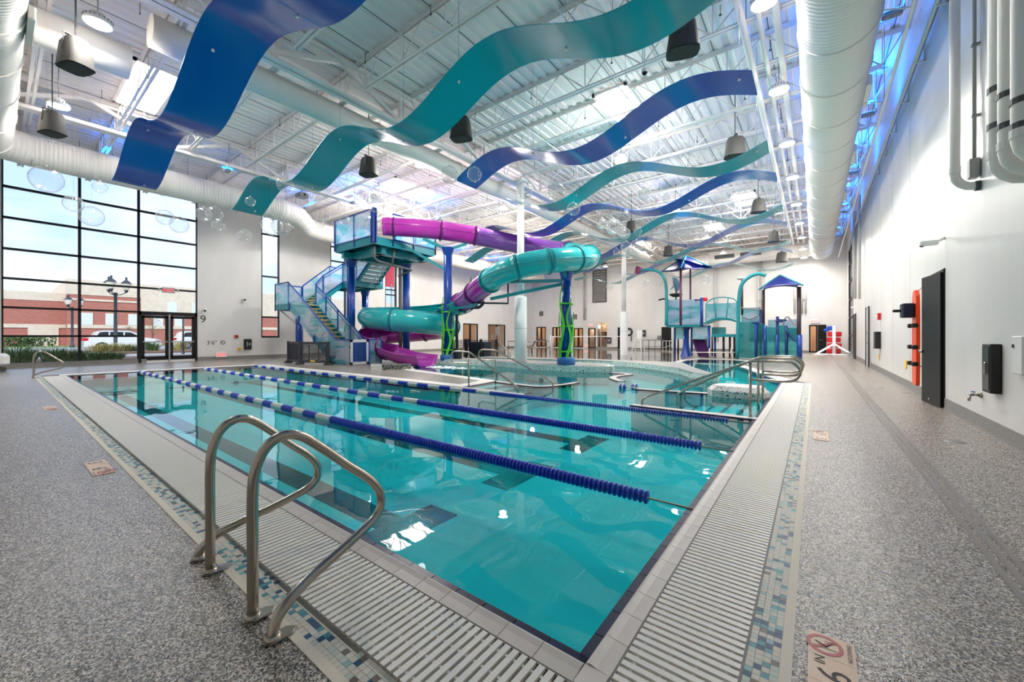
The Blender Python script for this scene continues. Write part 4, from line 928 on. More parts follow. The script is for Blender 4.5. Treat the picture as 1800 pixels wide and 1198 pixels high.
def panel_run(pts, z0s, z1s, mat, posts=True, rail=True, mid=None, lower=0.0, pr=.025):
    """row of clear panels with blue posts between plan points; bottoms z0s and tops z1s per point"""
    for i in range(len(pts) - 1):
        a, b = Vector((*pts[i], 0)), Vector((*pts[i + 1], 0)); d = (b - a).normalized(); nrm = Vector((-d.y, d.x, 0)) * .008; g = d * .02
        q = [a + g + Vector((0, 0, z0s[i] + lower)), b - g + Vector((0, 0, z0s[i + 1] + lower)), b - g + Vector((0, 0, z1s[i + 1] - .03)), a + g + Vector((0, 0, z1s[i] - .03))]
        MB().add([p - nrm for p in q] + [p + nrm for p in q], [(3, 2, 1, 0), (4, 5, 6, 7), (0, 1, 5, 4), (1, 2, 6, 5), (2, 3, 7, 6), (3, 0, 4, 7)]).build('clear_panel', mat, tw)
        if rail: MB().beam(a + Vector((0, 0, z1s[i])), b + Vector((0, 0, z1s[i + 1])), .05, .06).build('top_rail', blue_m, tw)
        if mid: MB().beam(a + Vector((0, 0, z1s[i] - mid)), b + Vector((0, 0, z1s[i + 1] - mid)), .035, .04).build('mid_rail', blue_m, tw)
        if lower > .03: MB().beam(a + Vector((0, 0, z0s[i] + lower - .03)), b + Vector((0, 0, z0s[i + 1] + lower - .03)), .04, .05).build('bottom_rail', blue_m, tw)
    if posts:
        for i, p in enumerate(pts): MB().bb((p[0] - pr, p[1] - pr, z0s[i] - .28), (p[0] + pr, p[1] + pr, z1s[i] + .02)).build('rail_post', blue_m, tw)
R1 = 1.12
R1 = 1.22
panel_run([(-18.85, 10.27), (-17.2, 10.27), (-15.8, 10.27)], [PZ] * 3, [PZ + R1] * 3, panel_m, lower=.06)
panel_run([(-15.6, 10.27), (-15.6, 10.34)], [PZ] * 2, [PZ + R1 + .02] * 2, panel_m, lower=.06, pr=.06)
panel_run([(-18.94, 12.4), (-18.94, 11.4), (-18.94, 10.27)], [PZ] * 3, [PZ + R1] * 3, panel_m, lower=.06)
panel_run([(-15.6, 11.3), (-15.6, 12.5), (-15.6, 13.88)], [PZ] * 3, [PZ + R1] * 3, panel_m, lower=.06)
panel_run([(-15.6, 13.88), (-17.2, 13.88), (-18.94, 13.88)], [PZ] * 3, [PZ + R1] * 3, panel_m, lower=.06)
def flight(a, b, wv, n_, under=True):
    """steps from a up to b; wv = full width vector"""
    a, b, wv = Vector(a), Vector(b), Vector(wv); d = b - a; hd = Vector((d.x, d.y, 0)) / n_; rise = d.z / n_; w = wv.normalized()
    ang = atan2(hd.y, hd.x); R = Matrix.Rotation(ang, 3, 'Z'); L = hd.length
    for k in range(n_):
        c = a + hd * (k + .5) + wv / 2 + Vector((0, 0, rise * (k + 1) - .02))
        st = MB().box(c, (L + .03, wv.length, .035), R=R); c2 = a + hd * (k + .97) + wv / 2 + Vector((0, 0, rise * (k + .5)))
        st.box(c2 - hd * .0, (.015, wv.length, rise), R=R); so_ = st.build('stair_step', M('step_grey', (214, 216, 214), .6), tw)
        MB().box(a + hd * k + wv / 2 + Vector((0, 0, rise * (k + 1) - .0)), (.1, wv.length * .98, .014), R=R).build('step_nosing', yellow_m, so_, label='yellow step edge')
    for q in (0, 1):
        o = wv * q + w * (.03 if q == 0 else -.03) * -1
        MB().beam(a + o + Vector((0, 0, .0)), b + o - Vector((0, 0, .02)), .05, .3).build('stringer', tealp_m, tw)
flight((-17.45, 9.52, 0), (-22.1, 9.52, 3.0), (0, 1.3, 0), 14)
flight((-22.15, 10.86, 3.0), (-22.15, 12.5, 4.4), (-1.4, 0, 0), 8)
flight((-20.55, 12.55, 4.4), (-18.9, 12.55, PZ), (0, 1.2, 0), 7)
# stair panels: outer side, inner side, landings
xs_ = [-16.2, -17.3, -18.5, -19.7, -20.9, -22.15]; zt = [1.12, 1.12, 1.88, 2.64, 3.42, 4.14]; zb = [.03, .03, .5, 1.25, 2.0, 2.8]
panel_run([(x, 9.45) for x in xs_], zb, zt, panel_m, posts=False, rail=True)
for x, z in ((-17.9, .4), (-19.3, 1.3), (-20.9, 2.3), (-22.0, 3.0)): MB().bb((x - .06, 9.4, z - .3), (x + .06, 9.46, z + .02)).bb((x - .1, 9.38, z - .16), (x + .1, 9.41, z - .1)).build('panel_bracket', blue_m, tw)
panel_run([(x, 10.86) for x in (-17.3, -18.5, -19.7, -20.9, -22.0)], [.15, .75, 1.5, 2.3, 3.0], [1.15, 1.9, 2.66, 3.45, 4.1], panel_m, mid=.2, lower=.12, pr=.035)
panel_run([(-22.1, 9.45), (-23.7, 9.45)], [2.95] * 2, [4.14] * 2, panel_m, posts=True); panel_run([(-23.7, 9.45), (-23.7, 10.85)], [2.95] * 2, [4.14] * 2, panel_m)
panel_run([(-22.08, 10.9), (-22.08, 11.3), (-22.08, 12.5)], [3.0, 3.5, 4.4], [4.2, 4.7, 5.55], panel_m, mid=.16, lower=.1, pr=.035)
panel_run([(-23.66, 10.9), (-23.66, 12.5), (-23.66, 14.15), (-20.6, 14.15)], [3.0, 4.4, 4.4, 4.4], [4.2, 5.55, 5.5, 5.5], panel_m)
panel_run([(-22.05, 12.46), (-20.6, 12.46), (-18.7, 12.46)], [4.4, 4.4, PZ], [5.5, 5.5, PZ + 1.1], panel_m, lower=.1)
# entry gate and box at the stair foot, facing the pool
gm = MB().bb((-16.22, 9.5, .03), (-16.16, 9.6, 1.14)).bb((-16.22, 10.27, .03), (-16.16, 10.37, 1.14)).bb((-16.22, 9.5, 1.02), (-16.16, 10.37, 1.14)).bb((-16.22, 9.5, .03), (-16.16, 10.37, .14)).build('gate_frame', M('pale_frame', (206, 212, 220), .4), tw)
for k in range(12): MB().box((-16.19, 9.935, .2 + k * .07), (.02, .67, .066), R=Matrix.Rotation(.5, 3, 'Y')).build('gate_slat', M('gate_blue', (40, 84, 160), .4), gm)
panel_run([(-16.19, 10.42), (-16.19, 11.05)], [.04] * 2, [1.14] * 2, panelw_m, pr=.03); panel_run([(-16.19, 11.05), (-17.25, 11.0)], [.04] * 2, [1.14] * 2, panelw_m, posts=False)
# pipes, braces under the platform
MB().tube([(-15.9, 10.5, 5.45), (-15.9, 10.5, 4.85), (-16.0, 10.75, 4.75), (-16.3, 12.9, 4.65), (-18.3, 13.6, 4.6)], .055, 10).build('drain_pipe', M('dark_pipe', (104, 104, 106), .5), tw)
MB().cyl((-15.9, 11.6, 5.45), (-16.1, 11.6, 4.7), .05, 10).build('drain_pipe', M('dark_pipe'), tw); MB().cyl((-18.6, 13.95, 5.3), (-18.6, 13.95, 0), .1, 12).build('down_pipe', M('dark_pipe'), tw)
MB().cyl((-20.5, 13.2, 4.15), (-18.7, 13.2, 5.4), .03, 8).build('brace', white_m, tw); MB().cyl((-23.4, 9.6, 2.7), (-22.35, 10.0, 1.9), .04, 8).build('brace', white_m, tw)
# fins on the front post
MB().lathe([(.2, 1.65), (.26, 1.7), (.2, 1.75)], (-18.9, 11.12, 0), 16).box((-18.62, 10.94, 1.74), (.35, .03, .12)).lathe([(.06, 0), (.03, .3), (0, .5)], (-18.75, 10.9, 1.75), 8).build('leaf_bracket', lime_m, tw)

# ------------------------------------------------------------------ slide
sl = thing('tube_slide', 'purple and teal spiral water slide ending in an open purple chute', 'slide', (-15.6, 12.06, 0))
def frames(P):
    out = []
    for i, p in enumerate(P):
        d = (P[min(i + 1, len(P) - 1)] - P[max(i - 1, 0)]).normalized(); x = d.cross(Vector((0, 0, 1))).normalized(); out.append((p, x, x.cross(d), d))
    return out
def shell(P, r, a0, a1, mat, name, seg=22, th=.025, flare=None):
    """fibreglass shell swept along P; angles from the bottom of the section, a0..a1 degrees"""
    fr = frames(P); full = (a1 - a0) >= 359; m_ = seg if full else seg + 1; mb = MB(); vi = []; vo = []
    for k, (p, x, u, d) in enumerate(fr):
        rr = r if not flare else r * flare(k / (len(fr) - 1))
        for i in range(m_):
            t = radians(a0 + (a1 - a0) * i / seg); e = x * sin(t) - u * cos(t); vo.append(p + e * rr); vi.append(p + e * (rr - th))
    N = len(fr); fs = []; V = len(vo)
    for k in range(N - 1):
        for i in range(seg):
            j = (i + 1) % m_; fs.append((k * m_ + i, k * m_ + j, (k + 1) * m_ + j, (k + 1) * m_ + i)); fs.append((V + k * m_ + j, V + k * m_ + i, V + (k + 1) * m_ + i, V + (k + 1) * m_ + j))
        if not full:
            for i in (0, seg): fs.append((k * m_ + i, (k + 1) * m_ + i, V + (k + 1) * m_ + i, V + k * m_ + i))
    for k in (0, N - 1):
        for i in range(seg): j = (i + 1) % m_; fs.append((k * m_ + i, k * m_ + j, V + k * m_ + j, V + k * m_ + i))
    mb.add(vo + vi, fs, 0, True); o = mb.build(name, mat, sl)
    if not full:   # rolled rims
        for q in (0, seg): MB().tube([vo[k * m_ + q] for k in range(N)], .03, 8).build('rolled_rim', M('rim_' + mat.name, tuple(min(255, int(c)) for c in ((196, 120, 190) if 'purple' in mat.name else (120, 206, 206))), .3) if 0 else mat, o)
    return o
def flange(f, r, mat, a0=0, a1=360):
    p, x, u, d = f; seg = 24; mb = MB(); vs = []
    for i in range(seg + 1):
        t = radians(a0 + (a1 - a0) * i / seg); e = x * sin(t) - u * cos(t)
        for rr, dd in ((r - .01, -.035), (r + .05, -.035), (r + .05, .035), (r - .01, .035)): vs.append(p + e * rr + d * dd)
    fs = [(i * 4 + q, i * 4 + (q + 1) % 4, i * 4 + 4 + (q + 1) % 4, i * 4 + 4 + q) for i in range(seg) for q in range(4)]
    mb.add(vs, fs); return mb.build('joint_flange', mat, sl)
Cx, Cy, HR = -17.25, 13.55, 2.08
Sp = [Vector((-15.62, 10.76, 6.3)), att(728, 400, 18.3), att(790, 407, 18.8), att(850, 417, 19.2), att(905, 428, 19.5), att(960, 437, 19.3), att(1010, 444, 18.1), att(1034, 450, 16.6), att(1026, 454, 15.2), att(990, 456, 14.4), att(935, 463, 14.1), att(885, 478, 14.3), att(850, 502, 15.6), att(822, 525, 17.6), att(803, 535, 19.2)]
hx_ = lambda dg, z: Vector((Cx + HR * cos(radians(dg)), Cy + HR * sin(radians(dg)), z))
hz = lambda dg: 2.85 - (dg - 37) * .0029
TP = smooth_path(Sp + [hx_(37, 2.85)], 8)
cuts = [(0, 3, purple_m), (3, 14, purple_m), (14, 22, purple_m), (22, 34, violet_m), (34, 46, violet_m), (46, 58, tealf_m), (58, 68, tealf_m), (68, 76, tealf_m), (76, 84, tealf_m), (84, 93, tealf_m), (93, 100, purple_m), (100, 109, purple_m)]
TR = .44
frs = frames(TP)
for a, b, mt in cuts:
    shell(TP[a:b + 1], TR, 0, 360, mt, 'tube_segment')
    flange(frs[b], TR, M('flange_purple', (96, 28, 104), .35) if mt in (purple_m, violet_m) else M('flange_teal', (18, 132, 140), .35))
    mb = MB()
    for sgn in (-1, 1): mb.tube([p + x * (TR + .012) * sgn for p, x, u, d in frs[a:b + 1]], .016, 6)
    mb.build('seam_flange', mt, sl)
HP = TP[107:] + [hx_(dg, hz(dg)) for dg in range(47, 581, 10)]
n1 = 2 + 6
g0 = TP[109:-1] + [hx_(dg, hz(dg)) for dg in range(37, 410, 8)]; g0 = TP[106:120] + [hx_(dg, hz(dg)) for dg in range(45, 412, 8)]
segs = [(0, 20, tealf_m), (20, 32, tealf_m), (32, 46, tealf_m), (46, len(g0) - 1, tealf_m)]
fg = frames(g0)
for a, b, mt in segs: shell(g0[a:b + 1], .56, -82, 148, mt, 'flume_segment'); flange(fg[b], .56, M('flange_teal'), -82, 148)
g1_ = [hx_(dg, hz(dg)) for dg in range(405, 606, 8)]; last = g1_[-1]
# leaves the spiral and runs straight to the splash pool
ex = smooth_path([g1_[-2], hx_(612, 1.02), hx_(628, .86), Vector((-15.8, 11.3, .78)), Vector((-14.9, 11.2, .64)), Vector((-14.0, 11.15, .56)), Vector((-13.1, 11.2, .52))], 5)
fg = frames(g1_)
for a, b in ((0, 9), (9, 18), (18, 25)): shell(g1_[a:b + 1], .56, -82, 140, purple_m, 'flume_segment'); flange(fg[b], .56, M('flange_purple'), -82, 140)
m2_ = 14
shell(ex[:m2_ + 1], .6, -95, 125, purple_m, 'flume_segment'); flange(frames(ex)[m2_], .6, M('flange_purple'), -95, 110)
shell(ex[m2_:], .6, -84, 84, purple_m, 'exit_chute', flare=lambda t: 1 + .06 * t)
# white water where the chute meets the pool
fm = MB()
for k in range(90):
    a = random.uniform(0, 1); b_ = random.gauss(0, .35) * (1 - .4 * a); fm.sphere((-12.9 + a * 1.8, 11.25 + .2 * a + b_ * .8, -.01), random.uniform(.03, .09), 8, 4, (1.6, 1, .35))
tag(fm.build('white_water', foam_m), 'white water at the foot of the purple chute', 'water', kind='stuff')
ek = thing('exit_kerb', 'low kerb of white and dark mosaic beside the purple chute exit', 'kerb', tuple(atz(690, 645)))
a, b = atz(652, 650), atz(722, 648); MB().beam((a.x, a.y, .1), (a.x + (b.x - a.x) * .26, a.y + (b.y - a.y) * .26, .1), .3, .2).build('kerb_end', white_m, ek)
MB().beam((a.x + (b.x - a.x) * .26, a.y + (b.y - a.y) * .26, .1), (b.x, b.y, .1), .3, .2).build('mosaic_side', speckle(M('dark_mosaic', (120, 130, 124), .4), [(0, (40, 48, 46)), (.3, (96, 104, 98)), (.6, (176, 176, 164))], 26), ek)
# posts that carry the slide, with seaweed
def seaweed_post(x, y, z0, z1, r, lab, arms):
    t = thing('slide_post', lab, 'post', (x, y, z0)); post(t, x, y, z0, z1, r)
    MB().lathe([(r * 1.75, z0), (r * 1.85, z0 + .06), (r * 1.8, z0 + .26), (r * 1.2, z0 + .3)], (x, y, 0), 26).build('base_collar', M('collar_blue', (30, 96, 160), .4), t)
    for z in (z0 + .5, z0 + 1.45, z0 + 2.3): MB().lathe([(r * 1.3, z - .03), (r * 1.42, z - .03), (r * 1.42, z + .03), (r * 1.3, z + .03), (r * 1.3, z - .03)], (x, y, 0), 20).build('clamp_ring', lime_m, t)
    for k in range(6):
        a0 = k * pi / 3 + .4; top = z0 + (2.0 + 1.0 * ((k * 5) % 3) / 2); n_ = 26; vs = []
        for i in range(n_ + 1):
            f = i / n_; z = z0 + .28 + (top - z0 - .28) * f; a = a0 + .3 * sin(f * 9 + k); w = .055 * (1 - f) ** .5 + .008; rr = r * 1.42
            for s_, dr in ((-1, 0), (1, 0), (1, .02), (-1, .02)): vs.append((x + (rr + dr) * cos(a) - sin(a) * w * s_, y + (rr + dr) * sin(a) + cos(a) * w * s_, z))
        fs = [(i * 4 + q, i * 4 + (q + 1) % 4, i * 4 + 4 + (q + 1) % 4, i * 4 + 4 + q) for i in range(n_) for q in range(4)]
        MB().add(vs, fs).build('seaweed_blade', lime_m, t)
    for a, b in arms: MB().beam(a, b, .09, .12).build('support_arm', tealp_m, t)
    return t
Dp = Vector((-13.9, 13.15)); Ep = Vector((-7.5, 13.2))
t3 = TP[23]; t6 = TP[86]; t5_ = TP[76]; t7_ = TP[62]; t8 = TP[104]
seaweed_post(Dp.x, Dp.y, .13, 5.5, .2, 'blue post with green seaweed under the purple tube', [((Dp.x, Dp.y, 5.4), TP[20] - Vector((0, 0, .44))), ((Dp.x, Dp.y, 5.4), TP[10] - Vector((0, 0, .46))), ((Dp.x, Dp.y, 4.4), (-15.6, 11.9, 5.6)), ((Dp.x, Dp.y, 3.0), t8 - Vector((0, 0, .35))), ((Dp.x, Dp.y, 2.55), TP[99] - Vector((0, 0, .55)))])
seaweed_post(Ep.x, Ep.y, .21, 3.75, .19, 'blue post with green seaweed on the island under the teal tube', [((Ep.x, Ep.y, 3.4), t6 - Vector((0, 0, .44))), ((Ep.x, Ep.y, 3.6), t7_ - Vector((0, 0, .44))), ((Ep.x, Ep.y, 3.5), TP[72] - Vector((0, 0, .44))), ((Ep.x, Ep.y, 3.3), TP[93] - Vector((0, 0, .7)))])
# pump fence and black pipework behind the spiral
def lattice(t, a, b, z0, z1, nx_, nz, mat):
    a, b = Vector((*a, 0)), Vector((*b, 0)); d = b - a; mb = MB()
    for i in range(nx_ + 1):
        p = a + d * i / nx_; mb.bb((p.x - .012, p.y - .012, z0), (p.x + .012, p.y + .012, z1))
    st = (z1 - z0) / nz
    for k in range(nz + 1): mb.beam(a + Vector((0, 0, z0 + st * k)), b + Vector((0, 0, z0 + st * k)), .016, .02)
    mb.build('lattice', mat, t)
pf = thing('lattice_fence', 'black lattice fence around the pump behind the slide', 'fence', (-15.5, 16.6, 0))
lattice(pf, (-17.2, 16.6), (-14.0, 16.9), .08, 1.05, 30, 9, blk_m)
for k in range(4): MB().bb((-17.25 + k * 1.07, 16.55 + k * .1, 0), (-17.15 + k * 1.07, 16.65 + k * .1, 1.12)).build('fence_post', blk_m, pf)
MB().bb((-16.2, 17.0, 0), (-15.0, 17.6, .95)).build('pump_cover', M('pump_navy', (24, 52, 74), .5), pf)
pp = thing('slide_pipework', 'black water feed pipework under the purple tube end', 'pipe', (-13.0, 13.0, 0)); q = att(803, 612, 18.9); q2 = att(803, 549, 18.9)
MB().tube([(q.x, q.y, .1), (q.x, q.y, q2.z), att(808, 541, 18.7), att(842, 540, 18.2), att(847, 536, 18.0), att(850, 531, 17.8)], .075, 12).build('feed_pipe', char_m, pp)
MB().tube([att(828, 488, 16.6), att(828, 530, 16.6), att(832, 532, 16.6), att(893, 533, 16.2), att(893, 493, 16.0), att(888, 490, 15.8)], .045, 10).build('loop_pipe', char_m, pp)
MB().rbox((q.x, q.y, .35), (.42, .42, .7), .08).build('pump_box', blk_m, pp)

# folding barrier by the stair foot
fbr = thing('folding_barrier', 'charcoal plastic folding barrier with slanted slots by the stairs', 'barrier', (-19.6, 9.2, 0))
pa, pb, pc = atz(507, 637), atz(527, 640), atz(577, 641)
for (a, b, lab) in ((pa, pb, 0), (pb, pc, 1)):
    d = (b - a).normalized(); nv = Vector((-d.y, d.x, 0)); L = (b - a).length; mb = MB(); w = .035
    for z in (.14, .98): mb.beam(a + Vector((0, 0, z)), b + Vector((0, 0, z)), .05, .1)
    for q in (.06, L / 3, 2 * L / 3, L - .06): mb.beam(a + d * q + Vector((0, 0, .1)), a + d * q + Vector((0, 0, 1.0)), .05, .09 if q in (.06, L - .06) else .04)
    po = mb.build('barrier_frame', char_m, fbr); sl_ = MB(); k = -.9
    while k < L:
        for s0 in range(3):
            x0 = L * s0 / 3 + .05; x1 = L * (s0 + 1) / 3 - .03
            u0, u1 = max(x0, k), min(x1, k + .8)
            if u1 > u0 + .02: sl_.beam(a + d * u0 + Vector((0, 0, .18 + u0 - k)), a + d * u1 + Vector((0, 0, .18 + u1 - k)), .03, .035)
        k += .1
    sl_.build('slanted_slat', char_m, po)
for p in (pa, pb, pc):
    MB().lathe([(.2, 0), (.2, .05), (.1, .12), (.05, .16)], (p.x, p.y, 0), 14).build('foot', blk_m, fbr); MB().rbox((p.x, p.y, .58), (.12, .12, .95), .03).build('hinge_post', char_m, fbr)
md_ = (pb + pc) / 2; MB().box((md_.x, md_.y - .05, .16), (.22, .03, .07), atan2((pc - pb).y, (pc - pb).x)).build('yellow_tag', yellow_m, fbr)

# ------------------------------------------------------------------ play structure
YP = 26.2
pw = lambda u, v, Y=YP: ony(u, v, Y)
ps = thing('play_structure', 'teal and blue water play structure with clear wave panels, platform and bridge', 'play structure', (-5, YP, 0))
def pole(u, v0, v1, r, mat, Y=YP, name='pole', parent=None, lab=None):
    a = pw(u, v0, Y); b = pw(u, v1, Y); z0 = max(0, a.z)
    return MB().cyl((a.x, Y, z0), (a.x, Y, b.z), r, 14).build(name, mat, parent or ps, label=lab)
def clear(u0, u1, v0, v1, mat, Y=YP, Y2=None, name='wave_panel'):
    Y2 = Y2 or Y; a = pw(u0, v1, Y); b = pw(u1, v1, Y2); t = pw(u0, v0, Y).z; z0 = max(.03, a.z); d = (Vector((b.x, b.y, 0)) - Vector((a.x, a.y, 0))); n_ = Vector((-d.y, d.x, 0)).normalized() * .01
    q = [Vector((a.x, a.y, z0)), Vector((b.x, b.y, z0)), Vector((b.x, b.y, t)), Vector((a.x, a.y, t))]
    return MB().add([p - n_ for p in q] + [p + n_ for p in q], [(3, 2, 1, 0), (4, 5, 6, 7), (0, 1, 5, 4), (1, 2, 6, 5), (2, 3, 7, 6), (3, 0, 4, 7)]).build(name, mat, ps)
maroon_m = M('maroon_paint', (104, 52, 84), .4); dkpole_m = M('brown_black_paint', (58, 40, 46), .4)
# upper platform
a, b = pw(1171, 571), pw(1236, 571); zp = a.z
MB().bb((a.x, YP + .05, zp - .14), (b.x, YP + 2.3, zp)).build('platform', tealp_m, ps)
MB().lathe([(.36, .0), (.3, .12), (.21, .5), (.18, .8), (.18, zp - .35), (.3, zp - .14)], (pw(1206, 600, YP + .9).x, YP + .9, 0), 22).build('centre_post', blue_m, ps)
for u, y in ((1186, 1.9), (1216, 1.9), (1246.5, .3)): pole(u, 630, 572, .07, blue_m, YP + y)
clear(1172, 1195.5, 527, 571, panelw_m); clear(1197, 1232, 527, 571, panelw_m); clear(1172, 1236, 530, 571, panelw_m, YP + 2.3); clear(1236, 1242, 532, 571, panelw_m, YP, YP + 2.3)
pole(1233.5, 574, 523, .085, blue_m); MB().tube([pw(1233, 527), pw(1224, 527)], .04, 8).lathe([(.05, -.06), (.07, .04), (.04, .1)], pw(1223, 527), 10, Matrix.Rotation(pi / 2, 3, 'Y')).build('spray_cannon', maroon_m, ps)
MB().lathe([(.1, 0), (.14, .12), (.1, .22), (0, .24)], pw(1240, 529), 12).build('red_nozzle', red_m, ps)
clear(1187.5, 1203, 573, 596, panelw_m, YP + .6); clear(1217, 1246, 573, 596, panelw_m, YP + .4)
for u in (1192, 1242, 1252): pole(u, 629, 590, .05, blk_m, YP + 2.0)
# dark slide below
a, b, c_, d_ = pw(1217, 596, YP + .8), pw(1238, 596, YP + .8), pw(1246, 626, YP - .4), pw(1228, 626, YP - .4)
sh = MB(); q = [a, b, Vector((c_.x, c_.y, .1)), Vector((d_.x, d_.y, .1))]; up = Vector((0, 0, .08))
sh.add([*q, *[p - up for p in q]], [(0, 1, 2, 3), (7, 6, 5, 4), (0, 4, 5, 1), (1, 5, 6, 2), (2, 6, 7, 3), (3, 7, 4, 0)])
sh.beam(q[0] + up, q[3] + up, .06, .2).beam(q[1] + up, q[2] + up, .06, .2).build('short_slide', M('dark_purple', (58, 22, 70), .3), ps, label='dark purple short slide')
# arched bridge
a, b = pw(1237, 568), pw(1300, 569); n_ = 14; br = MB(); tp = []
for i in range(n_ + 1):
    f = i / n_; tp.append(Vector((a.x + (b.x - a.x) * f, YP, a.z + .25 * sin(pi * f))))
for i in range(n_): br.beam(tp[i] + Vector((0, .6, 0)), tp[i + 1] + Vector((0, .6, 0)), 1.2, .09)
br.build('bridge_deck', tealp_m, ps)
rl = MB().tube([p + Vector((0, 0, .06)) for p in tp[1:-1]] + [tp[-2] + Vector((0, 0, 1.15))] + [p + Vector((0, 0, 1.28)) for p in tp[-3:2:-1]] + [tp[1] + Vector((0, 0, 1.15))], .035, 8, closed=True)
rl.build('bridge_rail', tealp_m, ps)
for k in (5, 9): MB().cyl(tp[k] + Vector((.1 * (k - 7) / 2, 0, 1.28)), tp[k], .03, 8).build('rail_bar', tealp_m, ps)
clear(1243, 1297, 534, 562, panelw_m, YP + .04)
clear(1251, 1276, 575, 588, panelt_m, YP + .8); MB().bb((pw(1248, 588).x, YP + .5, pw(1250, 592).z), (pw(1300, 588).x, YP + 1.2, pw(1250, 587).z)).build('lower_deck', tealp_m, ps)
for u in (1257, 1272, 1283, 1291): pole(u, 630, 590, .06, blk_m if u > 1260 else blue_m, YP + .9)
for u in (1247, 1285): pole(u, 629, 612, .025, steel_m, YP - .6)
MB().cyl(pw(1216, 619, YP - .6), pw(1294, 619, YP - .6), .025, 8).build('low_rail', steel_m, ps)
# maroon mast pair and left canopy
pole(1196.5, 571, 468, .07, maroon_m, YP - .03); pole(1213.5, 571, 470, .06, maroon_m, YP + 2.2)
def canopy(peak, corners, sag, lab):
    t = thing('shade_canopy', lab, 'canopy', tuple(peak)); P = Vector(peak); Cn = [Vector(c) for c in corners]; mb = MB(); m_ = len(Cn); N = 8
    for i in range(m_):
        A, B = Cn[i], Cn[(i + 1) % m_]; vs = []
        for r in range(N + 1):
            f = r / N
            for k in range(N + 1):
                g = k / N; e = A.lerp(B, g); p = P.lerp(e, f); p = p + (P * .0) + Vector((0, 0, sag * sin(pi * g) * f * f)) + ((P - e) * Vector((1, 1, 0)) if 0 else (Vector((P.x, P.y, p.z)) - Vector((p.x, p.y, p.z))) * .04 * sin(pi * g) * f)
                vs.append(p)
        fs = [(r * (N + 1) + k, r * (N + 1) + k + 1, (r + 1) * (N + 1) + k + 1, (r + 1) * (N + 1) + k) for r in range(N) for k in range(N)]
        mb.add(vs, fs, 0, True)
    o = mb.build('fabric', M('canopy_blue', (16, 30, 124), .3, coat=.3), t); o.modifiers.new('thick', 'SOLIDIFY').thickness = .02
    for c in Cn: MB().tube([P, P.lerp(c, .5) + Vector((0, 0, .02)), c], .05, 8).build('ridge_pole', tealp_m, t)
    return t
pk = pw(1206, 449.5, YP + .9)
def cn(u, v, Y): return pw(u, v, Y)
canopy(pk, [cn(1162, 478, YP + 1.4), cn(1197, 470, YP - .6), cn(1252, 471, YP + .4), cn(1222, 470, YP + 2.5)], -.1, 'navy pyramid shade canopy over the play platform')
for u, y in ((1196.5, -.05), (1213.5, 2.2)): MB().cyl(pw(u, 470, YP + y), pk.lerp(pw(u, 470, YP + y), .8), .05, 8).build('canopy_strut', tealp_m, ps)
# arched bucket pole
q = [pw(1171, 572, YP - .1), pw(1171.5, 530, YP - .1), pw(1171, 505, YP - .1), pw(1168, 490, YP - .1), pw(1161, 480, YP - .1), pw(1151, 475, YP - .1), pw(1138, 473.5, YP - .1), pw(1126, 475, YP - .1)]
MB().tube(smooth_path(q, 4), .09, 10).build('arched_pole', tealp_m, ps)
c = pw(1121.5, 475, YP - .1); MB().lathe([(.16, -.22), (.24, .24), (.2, .24), (.13, -.18), (0, -.18)], c, 14, Matrix.Rotation(.5, 3, 'Y')).build('tip_bucket', M('plum_bucket', (122, 30, 86), .4), ps)
q = [pw(1296, 632, YP - .8), pw(1298, 560, YP - .8), pw(1299.5, 520, YP - .8), pw(1303, 502, YP - .8), pw(1311, 491, YP - .8), pw(1322, 484, YP - .8), pw(1334, 481, YP - .8), pw(1346, 484, YP - .8)]; q[0].z = 0
MB().tube(smooth_path(q, 4), .1, 10).build('arched_pole', tealp_m, ps)
# leaping dolphin figure on a saucer
c = pw(1188, 522, YP + .4); MB().lathe([(0, .0), (.2, .02), (.42, .16), (.36, .22), (0, .24)], c, 18).build('saucer', blk_m, ps)
MB().cyl((c.x, c.y, zp), (c.x, c.y, c.z + .1), .05, 8).build('saucer_post', tealp_m, ps)
dm = M('dolphin_blue', (96, 132, 158), .35)
bp_ = [c + Vector((0, 0, .22)), c + Vector((.05, 0, .45)), c + Vector((.06, -.02, .75)), c + Vector((0, -.04, 1.0)), c + Vector((-.08, -.06, 1.16)), c + Vector((-.2, -.08, 1.24))]
dd = MB().tube(smooth_path(bp_, 4), [.05, .06, .07, .09, .12, .14, .16, .17, .18, .19, .19, .19, .18, .17, .15, .13, .11, .08, .06, .05, .03], 14)
dob = dd.build('dolphin_body', dm, ps); 
for s_ in (-1, 1): MB().add([c + Vector((s_ * .14, 0, .8)), c + Vector((s_ * .15, 0, .62)), c + Vector((s_ * .42, .02, .42)), c + Vector((s_ * .14, .05, .72))], [(0, 1, 2), (0, 2, 3), (1, 3, 2), (0, 3, 1)]).build('flipper', dm, dob)
MB().add([c + Vector((.0, .1, .95)), c + Vector((.03, .12, .7)), c + Vector((.1, .34, .78)), c + Vector((.06, .1, .85))], [(0, 1, 2), (0, 2, 3), (1, 3, 2), (0, 3, 1)]).build('dorsal_fin', dm, dob)
MB().tube([pw(1158, 527, YP + .3), pw(1166, 525, YP + .3), pw(1174, 527, YP + .3), pw(1180, 533, YP + .3)], .055, 8).build('curved_spout', blk_m, ps)
